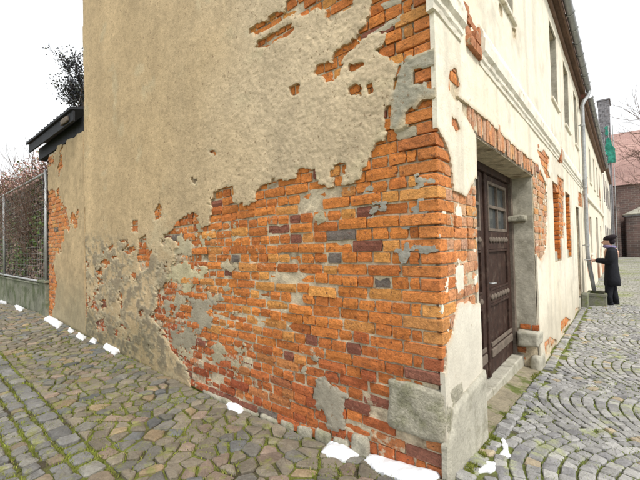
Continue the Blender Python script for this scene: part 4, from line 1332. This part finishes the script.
cr = empty('creeper', (-11, .3, .94))
tag(cr, 'dense brown dry creeper with green leaves behind the wire fence', 'creeper')
rr = random.Random(3)
o, ends = twigs('stem', cr, [((rr.uniform(-14.5, -8.6), rr.uniform(.15, .4), .95), (rr.gauss(0, .2), 0, 1)) for i in range(46)], MT['twig'], 5, 3, 1.1, .014, .9, .4, 3)
under(o, cr)
def cpos(n, r):
    p = np.stack([r.uniform(-16.5, -8.5, n), .05+np.abs(r.normal(0, .20, n)), r.uniform(.95, 3.30, n)], 1)
    k = fbm(p[:, 0]*1.1, p[:, 2]*1.1, 701, 3)
    return p[(k > -.55)]
under(leaf_cloud('dry_leaves', 60000, cpos, (.025, .07), [((.21, .145, .115), .46), ((.27, .19, .15), .22), ((.13, .17, .06), .18), ((.10, .07, .058), .14)], cr, 9), cr)
def cpos2(n, r):
    p = np.stack([r.uniform(-13.8, -8.5, n), .02+np.abs(r.normal(0, .10, n)), r.uniform(1.0, 2.6, n)], 1)
    k = fbm(p[:, 0]*1.3, p[:, 2]*1.3, 703, 3)
    return p[k > .12]
under(leaf_cloud('green_leaves', 2600, cpos2, (.03, .07), [((.10, .16, .04), .7), ((.14, .20, .06), .3)], cr, 19), cr)

sh = empty('flowering_shrub', (-11, 1.4, .2))
tag(sh, 'pinkish twiggy shrub rising above the wire fence', 'shrub')
rr = random.Random(8)
o, ends = twigs('stem', sh, [((rr.uniform(-15, -8.9), rr.uniform(.7, 1.6), .2), (rr.gauss(0, .15), 0, 1)) for i in range(20)], MT['twig'], 15, 3, 1.9, .02, .9, .35, 4)
under(o, sh)
E_ = np.array([tuple(e) for e in ends]); E_ = E_[(E_[:, 2] > 2.4)]
def spos(n, r):
    c = E_[r.integers(0, len(E_), n)]+r.normal(0, .22, (n, 3))
    lim = 4.35-.02*np.abs(c[:, 0]+8.5)+.5*fbm(c[:, 0]*2, c[:, 1]*2, 711, 3)
    return c[(c[:, 2] < lim) & (c[:, 1] > .15) & ((c[:, 0] < -8.55) | (c[:, 2] < 3.3))]
under(leaf_cloud('blossom', 52000, spos, (.03, .065), [((.42, .25, .215), .42), ((.29, .15, .125), .26), ((.16, .19, .07), .14), ((.55, .40, .36), .18)], sh, 29), sh)

_tx, _tz = on_gable(82, 82, 2.6)
TX = -_tx
tr = empty('bare_tree', (TX, 2.6, .2))
tag(tr, 'dark twiggy tree top showing beside the gable above the lean-to roof', 'tree')
m = MB(); m.tube([(TX, 2.6, .1), (TX+.1, 2.6, 2), (TX+.05, 2.62, 4.2), (TX, 2.6, _tz)], [.16, .13, .10, .05], 8); under(m.build('trunk', MT['bark'], tr, smooth=True), tr)
rr = random.Random(21)
o, ends = twigs('crown', tr, [((TX, 2.6, rr.uniform(_tz-1.4, _tz-.1)), (rr.gauss(0, .8), rr.gauss(0, .5), rr.uniform(.3, 1.1))) for i in range(16)], MT['bark'], 25, 3, .55, .028, .6, .5, 4)
under(o, tr)
E2 = np.array([tuple(e) for e in ends])
def tpos(n, r): return E2[r.integers(0, len(E2), n)]+r.normal(0, .10, (n, 3))
under(leaf_cloud('leaves', 3800, tpos, (.03, .07), [((.035, .04, .05), .7), ((.06, .07, .05), .3)], tr, 39), tr)

# ================================================================== RIGHT: NEIGHBOUR, CHURCH, TURRET
nb = empty('neighbour_house', (0, 16, .03))
tag(nb, 'cream neighbour house with brown eaves beyond the downpipe', 'house')
N0, N1, NE = 9.985, 22.5, 5.5
nopen = [(10.9, 11.7, 3.6, 4.8), (13.0, 13.8, 3.6, 4.8), (15.1, 15.9, 3.6, 4.8), (17.2, 18.0, 3.6, 4.8), (19.4, 20.2, 3.6, 4.8),
         (15.6, 16.9, -.2, 2.55), (12.4, 13.2, 1.2, 2.4), (18.6, 19.5, 1.0, 2.3)]
a = with_lines(np.arange(N0, N1, .08), [q for o_ in nopen for q in o_[:2]]); c = with_lines(np.arange(-.05, NE, .08), [q for o_ in nopen for q in o_[2:] if q > 0])
ms, mz = np.meshgrid((a[:-1]+a[1:])/2, (c[:-1]+c[1:])/2)
drop = np.zeros(ms.shape, bool)
for (s0, s1, z0, z1) in nopen: drop |= (ms > s0) & (ms < s1) & (mz > z0) & (mz < z1)
S_, Z_ = np.meshgrid(a, c)
C = np.array([.72, .67, .55])*(1+.10*fbm(S_*.8, Z_*.8, 801, 4)[..., None])
bare = sstep(.02, .22, fbm(S_*.9, Z_*.9, 803, 4)-.35*sstep(.3, 2.4, Z_)+.10*(np.abs(S_-16) < 1.6))[..., None]
C = C*(1-bare)+np.array([.44, .24, .15])*bare
o = _sheet('wall', a, c, np.ones(S_.shape), .012+fbm(S_, Z_, 805, 3)*.012-.01*bare[..., 0], C, MT['fplaster'], nb, wf, -.25, drop); under(o, nb)
for (s0, s1, z0, z1) in nopen:
    if z0 < 0:
        m = MB(); m.box((-.22, s0, 0), (-.15, s1, z1)); d_ = m.build('door', MT['wood'], nb); under(d_, nb)
        m = MB(); m.box((-.149, s0+.12, 1.2), (-.135, s0+.55, 2.2)); m.build('panel', MT['wood'], d_)
        m = MB(); m.box((-.149, s0+.72, 1.2), (-.135, s1-.12, 2.2)); m.build('panel', MT['wood'], d_)
    else:
        m = MB(); m.box((-.20, s0, z0), (-.14, s0+.07, z1)); m.box((-.20, s1-.07, z0), (-.14, s1, z1)); m.box((-.2, s0+.07, z0), (-.141, s1-.07, z0+.07)); m.box((-.2, s0+.07, z1-.07), (-.141, s1-.07, z1))
        w_ = m.build('window', MT['shutter'], nb); under(w_, nb)
        m = MB(); m.box((-.18, s0+.07, z0+.07), (-.17, s1-.07, z1-.07)); m.build('pane', MT['glass'], w_)
        m = MB(); m.box((-.2, s0-.04, z0-.05), (.05, s1+.04, z0-.003)); m.build('sill', MT['white'], w_)
m = MB(); m.box((-.02, N0, 2.86), (.07, N1, 3.0)); under(m.build('string_course', MT['white'], nb, bevel=.02), nb)
m = MB(); m.box((-.05, N0, NE-.14), (.19, N1+.1, NE)); under(m.build('eaves_board', MT['eave'], nb, bevel=.01), nb)
m = MB(); m.box((-.05, N0, NE-.24), (.12, N1, NE-.141)); under(m.build('eaves_moulding', MT['eave'], nb, bevel=.02), nb)
g2 = gutter(N0+.05, N1+.1, .25, NE+.03, .06, nb); under(g2, nb)
under(tiled_roof(nb, .22, -4, N0+.02, N1+.1, NE+.06, NE+4.2, MT['tile']), nb)
m = MB(); m.add([(.0, N1, 0), (-8, N1, 0), (-8, N1, NE), (-4, N1, NE+4), (.0, N1, NE)], [(0, 1, 2, 3, 4)]); under(m.build('end_wall', MT['white'], nb), nb)

fh = empty('far_house', (0, 29, .03))
tag(fh, 'plain cream house end beyond the brown eaves of the neighbour', 'house')
m = MB(); m.box((-7, 22.75, 0), (.02, 36.5, 6.3)); under(m.build('wall', MT['white'], fh), fh)
for s0 in (24, 27, 30, 33):
    for z0 in (1.0, 3.9):
        m = MB(); m.box((.021, s0, z0), (.05, s0+1, z0+1.5)); w_ = m.build('window', MT['shutter'], fh); under(w_, fh)
        m = MB(); m.box((.051, s0+.1, z0+.1), (.056, s0+.9, z0+1.4)); m.build('pane', MT['glass'], w_)
m = MB(); m.box((-7.2, 22.72, 6.301), (.18, 36.7, 6.5)); under(m.build('eaves_board', MT['eave'], fh, bevel=.02), fh)
TY = 37.5
tx0 = -on_gable(598, 110, TY)[0]; tx1 = -on_gable(609.5, 110, TY)[0]; tz1 = on_gable(603, 101, TY)[1]; tz0 = on_gable(603, 165, TY)[1]
tu = empty('slate_turret', ((tx0+tx1)/2, TY+.8, 0))
tag(tu, 'grey slate-hung turret with green netting above the neighbour eaves', 'turret')
m = MB(); m.box((tx0, TY, 0), (tx1, TY+1.8, tz1)); under(m.build('shaft', MT['slate'], tu), tu)
k = 0; z_ = tz0
while z_ < tz1-.1:
    x_ = tx0-.15*(k % 2)
    while x_ < tx1-.02:
        xa, xb = max(x_, tx0)+.008, min(x_+.30, tx1)-.008
        m = MB(); m.box((xa, TY-.05+random.uniform(-.02, .02), z_), (xb, TY-.004, min(z_+.23, tz1)), .008); under(m.build('slate', MT['slate'], tu), tu)
        x_ += .30
    z_ += .22; k += 1
m = MB(); m.box((tx0-.08, TY-.1, tz1+.001), (tx1+.08, TY+1.9, tz1+.14)); under(m.build('cap', MT['slate'], tu, bevel=.03), tu)
nx0 = -on_gable(604, 150, TY-.5)[0]; nx1 = -on_gable(614, 150, TY-.5)[0]; nz0 = on_gable(609, 163, TY-.5)[1]; nz1 = on_gable(609, 126, TY-.5)[1]
a = np.arange(nx0-.1, nx1+.1, .06); c = np.arange(nz0, nz1+.3, .06)
A_, C_ = np.meshgrid(a, c)
cxn = nx0+(nx1-nx0)*(.30+.45*(nz1-C_)/(nz1-nz0))
Pn = np.minimum(.06+.26*sstep(0, 1, (nz1-C_)/(nz1-nz0))-np.abs(A_-cxn), np.minimum(nz1-C_, C_-nz0))+.28*fbm(A_*2.2, C_*2.2, 821, 4, .6)
_sheet('netting', a, c, Pn, .16*fbm(A_*2.6, C_*1.3, 823, 4), None, MT['net'], tu, lambda u, z, d: np.stack([u, TY-.5-d, z], -1), -.17, np.zeros((len(c)-1, len(a)-1), bool)).location = -Vector(tu.location)
for x_ in (nx0+.05, (nx0+nx1)/2, nx1-.03):
    m = MB(); m.tube([(x_, TY-.3, 0), (x_, TY-.3, nz1+.1)], .03, 6); under(m.build('scaffold_pole', MT['metal'], tu), tu)

ch = empty('brick_church', (3, 44, .03))
tag(ch, 'brick church with steep red tiled roof at the end of the street', 'church')
m = MB(); m.box((-9, 44.0, 0), (22, 52, 7.1)); under(m.build('nave_wall', MT['farbrick'], ch), ch)
m = MB(); m.add([(-9.4, 43.6, 7.0), (22.5, 43.6, 7.0), (22.5, 48.5, 13.2), (-9.4, 48.5, 13.2), (-9.4, 53, 7.0), (22.5, 53, 7.0)], [(0, 1, 2, 3), (3, 2, 5, 4), (0, 3, 4), (1, 5, 2)]); under(m.build('roof', MT['fartile'], ch), ch)
m = MB(); m.add([(-4.6, 42.2, 0), (.35, 42.2, 0), (.35, 42.2, 6.4), (-1.5, 42.2, 9.6), (-4.6, 42.2, 6.4), (-4.6, 44.6, 0), (.35, 44.6, 0), (.35, 44.6, 6.4), (-1.5, 44.6, 9.6), (-4.6, 44.6, 6.4)],
              [(0, 1, 2, 3, 4), (9, 8, 7, 6, 5), (1, 6, 7, 2), (2, 7, 8, 3), (3, 8, 9, 4), (4, 9, 5, 0)]); an = m.build('annex', MT['farbrick'], ch); under(an, ch)
for (x0, x1, z0, z1) in ((-1.5, -.75, 1.6, 4.4), (-3.3, -2.5, 1.6, 4.4)):
    m = MB(); m.box((x0, 42.12, z0), (x1, 42.19, z1)); m.build('lancet', MT['slate'], an)
m = MB(); m.box((.36, 42.0, 0), (.62, 42.7, 5.0)); m.build('buttress', MT['farbrick'], an)
m = MB()
n = 14
def ringc(r, z, cx=2.6, cy=42.6): return [(cx+r*math.cos(2*math.pi*i/n), cy+r*math.sin(2*math.pi*i/n), z) for i in range(n)]
m.loft([ringc(1.7, 0), ringc(1.7, 3.9)]); ap = m.build('apse', MT['farbrick'], ch); under(ap, ch)
m = MB(); m.loft([ringc(1.85, 3.9), ringc(1.9, 4.0), ringc(.15, 4.9)]); o = m.build('apse_roof', MT['cement'], ch); under(o, ch); tag(o, 'pale roof of the apse')
m = MB(); m.loft([ringc(1.8, 3.78), ringc(1.86, 3.899)]); under(m.build('cornice', MT['slate'], ch), ch)

t2 = empty('bare_street_tree', (4.6, 31, .03))
tag(t2, 'leafless tree with long thin branches in front of the church roof', 'tree')
m = MB(); m.tube([(4.6, 31, 0), (4.5, 31, 3), (4.3, 31, 6), (4.0, 31, 8.4)], [.22, .18, .13, .07], 8); under(m.build('trunk', MT['twig'], t2, smooth=True), t2)
rr = random.Random(31)
o, ends = twigs('crown', t2, [((4.4, 31, rr.uniform(3.6, 8.2)), (-1+rr.gauss(0, .35), rr.gauss(0, .5), rr.gauss(.35, .3))) for i in range(12)]+[((4.4, 31, rr.uniform(4, 8)), (1, rr.gauss(0, .5), .4)) for i in range(6)], MT['twig'], 35, 3, 2.4, .045, .25, .33, 3)
under(o, t2)

# ================================================================== THINGS ON THE STREET
tg = empty('stone_trough', (.28, 9.05, .03))
tag(tg, 'mossy grey concrete trough under the end of the downpipe', 'trough')
m = MB(); m.box((.10, 8.72, .0), (.48, 9.42, .27), .008); under(m.build('block', MT['moss'], tg, bevel=.02), tg)
for lo, hi in (((.09, 8.71, .271), (.49, 8.77, .345)), ((.09, 9.37, .271), (.49, 9.43, .345)), ((.09, 8.772, .271), (.15, 9.368, .343)), ((.43, 8.772, .271), (.49, 9.368, .343))):
    m = MB(); m.box(lo, hi, .004); under(m.build('rim', MT['moss'], tg, bevel=.012), tg)
m = MB(); m.box((.02, 8.30, .0), (.15, 8.66, .37), .008); o = m.build('concrete_block', MT['moss'], bevel=.02)
tag(o, 'small dark mossy block standing by the second doorway', 'block')

# person -------------------------------------------------------------------
PX, PY, PZ = .57, 9.10, .052
pe = empty('person', (PX, PY, PZ))
tag(pe, 'person in long black coat and dark beret standing reading a tablet', 'person')
def pl_(f, l, z): return (-f, l, z)
def ell(m, c, r, n=12, k=8, tilt=0.0):
    rings = []
    for i in range(1, k):
        th = math.pi*i/k
        rg = []
        for j in range(n):
            ph = 2*math.pi*j/n
            x, y, z = r[0]*math.sin(th)*math.cos(ph), r[1]*math.sin(th)*math.sin(ph), -r[2]*math.cos(th)
            x, z = x*math.cos(tilt)+z*math.sin(tilt), -x*math.sin(tilt)+z*math.cos(tilt)
            rg.append(pl_(c[0]+x, c[1]+y, c[2]+z))
        rings.append(rg[::-1])
    m.loft(rings)
b = MB()
for sgn in (-1, 1):
    fo = .05 if sgn < 0 else -.06
    b.tube([pl_(0, sgn*.08, .88), pl_(.02+fo*.5, sgn*.085, .46), pl_(.0+fo, sgn*.085, .07)], [.085, .058, .04], 10)
    b.tube([pl_(fo-.03, sgn*.085, .04), pl_(fo+.13, sgn*.09, .03)], [.035, .03], 8)
    b.tube([pl_(-.03, sgn*.17, 1.33), pl_(.0, sgn*.215, 1.07), pl_(.25, sgn*.10, 1.07), pl_(.29, sgn*.09, 1.075)], [.055, .045, .032, .028], 10)
    # palm and fingers around the tablet edge
    b.tube([pl_(.28, sgn*.095, 1.075), pl_(.36, sgn*.085, 1.068)], [.030, .036], 8)
    for i, (fy, ln) in enumerate(((-.026, .060), (-.009, .072), (.009, .068), (.026, .052))):
        y0 = sgn*.085+fy
        b.tube([pl_(.355, y0, 1.064), pl_(.355+ln*.6, y0, 1.060), pl_(.355+ln, y0, 1.070)], [.010, .009, .008], 6)
    b.tube([pl_(.31, sgn*.06, 1.085), pl_(.345, sgn*.045, 1.108), pl_(.375, sgn*.045, 1.112)], [.012, .010, .009], 6)
b.tube([pl_(0, 0, .84), pl_(-.01, 0, 1.05), pl_(-.02, 0, 1.28), pl_(-.015, 0, 1.37)], [.13, .125, .145, .10], 12)
b.tube([pl_(-.015, 0, 1.34), pl_(.02, 0, 1.46)], [.058, .054], 10)
hc = (.045, 0, 1.525)
ell(b, hc, (.092, .072, .114), 14, 10, -.25)
b.tube([pl_(.13, 0, 1.535), pl_(.158, 0, 1.498), pl_(.135, 0, 1.488)], [.010, .016, .012], 6)
ell(b, (.095, 0, 1.445), (.038, .035, .028), 8, 6)
for sgn in (-1, 1): ell(b, (.03, sgn*.077, 1.515), (.022, .010, .030), 8, 6)
bo = b.build('body', MT['skin'], pe, smooth=True)
rm = bo.modifiers.new('remesh', 'REMESH'); rm.mode = 'VOXEL'; rm.voxel_size = .0075
for sgn in (-1, 1):
    m = MB(); ell(m, (.128, sgn*.030, 1.530), (.008, .012, .007), 8, 6); m.build('eye', MT['coat'], pe, smooth=True)
m = MB(); ell(m, (.128, 0, 1.463), (.008, .022, .005), 8, 6); m.build('mouth', make_mat('lips', (.40, .16, .14), var=.05), pe, smooth=True)
# coat
m = MB(); rings = []
for (z, fx_, lx_, cf) in ((.47, .185, .225, -.02), (.62, .180, .222, -.02), (.80, .165, .215, -.015), (.98, .150, .205, -.01), (1.14, .150, .212, -.015), (1.26, .145, .222, -.025), (1.33, .125, .205, -.03), (1.38, .09, .145, -.02), (1.41, .072, .085, -.005)):
    rg = []
    for j in range(24):
        t = 2*math.pi*j/24
        w_ = 1+.035*math.sin(5*t+z*3)*max(0, (1.0-z)*1.6)
        rg.append(pl_(cf+.86*fx_*w_*math.cos(t), .92*lx_*w_*math.sin(t), z))
    rings.append(rg[::-1])
m.loft(rings)
m.build('coat', MT['coat'], pe, smooth=True)
for sgn in (-1, 1):
    m = MB(); m.tube([pl_(-.035, sgn*.165, 1.345), pl_(-.03, sgn*.205, 1.27), pl_(-.015, sgn*.235, 1.14), pl_(.02, sgn*.235, 1.06), pl_(.10, sgn*.185, 1.055), pl_(.22, sgn*.115, 1.068), pl_(.27, sgn*.10, 1.07)], [.07, .078, .075, .075, .068, .058, .054], 12)
    m.build('sleeve', MT['coat'], pe, smooth=True)
    fo = .05 if sgn < 0 else -.06
    m = MB(); m.tube([pl_(0, sgn*.08, .70), pl_(.02+fo*.5, sgn*.085, .44), pl_(.01+fo, sgn*.085, .20), pl_(fo-.005, sgn*.085, .06)], [.10, .085, .07, .062], 12); m.build('trouser_leg', MT['coat'], pe, smooth=True)
    m = MB(); rg = []
    for (f_, hw, hh) in ((-.075, .025, .05), (-.06, .038, .085), (.0, .042, .095), (.06, .045, .075), (.13, .048, .055), (.175, .035, .042), (.19, .015, .03)):
        rg.append([pl_(fo+f_, sgn*.088+hw*math.cos(t), max(0.002, hh*.5+hh*.5*math.sin(t))) for t in np.linspace(0, 2*math.pi, 13)[:-1]])
    m.loft(rg); m.build('shoe', MT['coat'], pe, smooth=True)
m = MB(); ell(m, (-.005, 0, 1.622), (.142, .130, .070), 16, 8, .30); m.build('hat', MT['hat'], pe, smooth=True)
m = MB(); ell(m, (.03, 0, 1.585), (.104, .086, .035), 16, 8, .0); m.build('hat_band', MT['hat'], pe, smooth=True)
m = MB(); ell(m, (-.03, 0, 1.535), (.075, .082, .085), 14, 8); m.build('hair', MT['hat'], pe, smooth=True)
m = MB(); m.tube([pl_(.01+.092*math.cos(t), .085*math.sin(t), 1.40+.012*math.cos(t)) for t in np.linspace(0, 2*math.pi, 17)], .042, 8); m.build('scarf', MT['scarf'], pe, smooth=True)
tb = empty('tablet', (PX-.40, PY, PZ+1.085))
tag(tb, 'grey tablet held level in the hands of the standing person', 'tablet')
m = MB(); m.box((-.11, -.095, -.006), (.085, .095, .006)); m.build('case', MT['paper'], tb, bevel=.004)
m = MB(); m.box((-.10, -.085, .0065), (.075, .085, .0085)); m.build('screen', MT['page'], tb)

# snow ---------------------------------------------------------------------
SNOW = [
    ([(322, 453), (330, 444), (344, 440), (352, 445), (358, 456), (345, 459), (330, 457)], .055, 'melting snow heap at the wall foot below the grey plaster patch'),
    ([(364, 462), (370, 454), (388, 460), (410, 466), (440, 474), (434, 486), (400, 480), (376, 470)], .045, 'long snow strip at the wall foot below the corner stone'),
    ([(227, 405), (235, 401), (246, 408), (241, 413), (231, 410)], .05, 'small snow lump at the middle of the gable foot'),
    ([(104, 348), (111, 343), (122, 351), (114, 355)], .06, 'largest of the small snow lumps near the left end of the gable'),
    ([(90, 342), (93, 338), (97, 341), (95, 344)], .05, 'tiny snow lump next to the snow lump under the gable left end'),
    ([(76, 337), (79, 333), (86, 337), (83, 340)], .05, 'flat bit of snow under the seam between gable and low wall'),
    ([(68, 331), (70, 328), (74, 331), (72, 333)], .05, 'tiny bit of snow at the foot of the low wall'),
    ([(44, 320), (50, 317), (62, 324), (58, 328), (50, 324)], .07, 'snow ridge where the low wall meets the concrete base'),
    ([(16, 309), (19, 305), (24, 309), (21, 312)], .08, 'snow lump at the foot of the concrete fence base'),
    ([(0, 300), (4, 296), (11, 302), (7, 305), (0, 303)], .08, 'snow by the concrete fence base at the left picture edge'),
    ([(476, 469), (486, 461), (496, 461), (497, 466), (487, 472), (478, 473)], .012, 'thin melting snow on the setts nearest the corner plinth'),
    ([(495, 456), (503, 438), (513, 447), (511, 456), (500, 459)], .012, 'thin melting snow on the setts in front of the gateway'),
]
for i, (pp, hh, lab) in enumerate(SNOW):
    g = []
    for (u, v) in pp:
        z_ = .12
        for _ in range(4):
            x_, y_ = on_ground(u, v, z_+.02); z_ = float(ground_z(x_, min(y_, -.01) if u < 447 else max(y_, .01)))
        g.append((x_, y_))
    g = np.array(g)
    if pp[0][0] < 447: g[:, 1] = np.clip(g[:, 1], -9, .015 if i < 8 else -.01)
    res = max(.008, (g.max(0)-g.min(0)).max()/60)
    a = np.arange(g[:, 0].min()-.04, g[:, 0].max()+.04, res); c = np.arange(g[:, 1].min()-.04, g[:, 1].max()+.04, res)
    A_, C_ = np.meshgrid(a, c)
    Ps = sdist(g, A_, C_)+fbm(A_*9, C_*9, 900+i, 3)*(.018 if hh > .02 else .05)+(.008 if hh > .02 else -.006)
    Hs = ground_z(A_, np.where(A_ < 0, np.minimum(C_, -.01), np.maximum(C_, .01)))+.018+hh*.85*np.sqrt(np.clip(Ps/.06, 0, 1))*(1+.3*fbm(A_*18, C_*18, 950+i, 3))
    o = _sheet('snow_patch', a, c, Ps, Hs, None, MT['snow'], None, lambda u, z, d: np.stack([u, z, d], -1), float(Hs.min())-.03, np.zeros((len(c)-1, len(a)-1), bool))
    tag(o, lab, 'snow', 'leftover snow patches')

# moss and grass in the joints ------------------------------------------------
def tufts(name, n, box, hfun, hgt, seed, keep, cols, kindlabel):
    r = np.random.default_rng(seed)
    x = r.uniform(box[0], box[1], n); y = r.uniform(box[2], box[3], n)
    k = keep(x, y); x = x[k]; y = y[k]; n = len(x)
    z = hfun(x, y)-.004
    h = r.uniform(hgt[0], hgt[1], n)
    an = r.uniform(0, 6.28, n); w_ = h*r.uniform(.12, .3, n)
    lx_, ly_ = r.normal(0, .45, n)*h, r.normal(0, .45, n)*h
    V = np.empty((n, 3, 3))
    V[:, 0] = np.stack([x-np.cos(an)*w_, y-np.sin(an)*w_, z], 1); V[:, 1] = np.stack([x+np.cos(an)*w_, y+np.sin(an)*w_, z], 1)
    V[:, 2] = np.stack([x+lx_, y+ly_, z+h], 1)
    ci = r.integers(0, len(cols), n)
    cc = np.array(cols)[ci]*r.uniform(.7, 1.3, n)[:, None]
    o = mesh_obj(name, V.reshape(-1, 3), np.arange(n*3, dtype=np.int32).reshape(n, 3), MT['leaf'], None, cols=np.repeat(cc, 3, 0))
    tag(o, kindlabel, 'moss', kind='stuff')
GREEN = [(.18, .215, .03), (.22, .245, .045), (.13, .16, .025), (.22, .215, .06)]
tufts('joint_moss', 60000, (-6.5, .4, -2.4, -.02), lane_h, (.016, .034), 1001, lambda x, y: fbm(x*1.4, y*1.4, 1003, 4) > -.12, GREEN, 'green moss growing in the joints of the cobbled lane')
tufts('joint_moss', 42000, (.0, 1.5, .08, 8), street_h, (.012, .028), 1011, lambda x, y: fbm(x*1.5, y*1.2, 1013, 4) > -.08, [(.20, .25, .05), (.25, .29, .08), (.15, .19, .04)], 'bright green moss growing in the joints of the street setts')
tufts('grass', 9000, (.03, .12, .06, .8), street_h, (.012, .030), 1021, lambda x, y: (fbm(x*6, y*4, 1023, 3) > .0) & (x < .04+.035*(y < .5)+.02), GREEN, 'short grass along the foot of the corner plinth')
tufts('grass', 7000, (-.02, .07, .75, 3.0), street_h, (.010, .026), 1031, lambda x, y: fbm(x*6, y*4, 1033, 3) > .05, GREEN, 'short grass along the edge of the gateway floor')
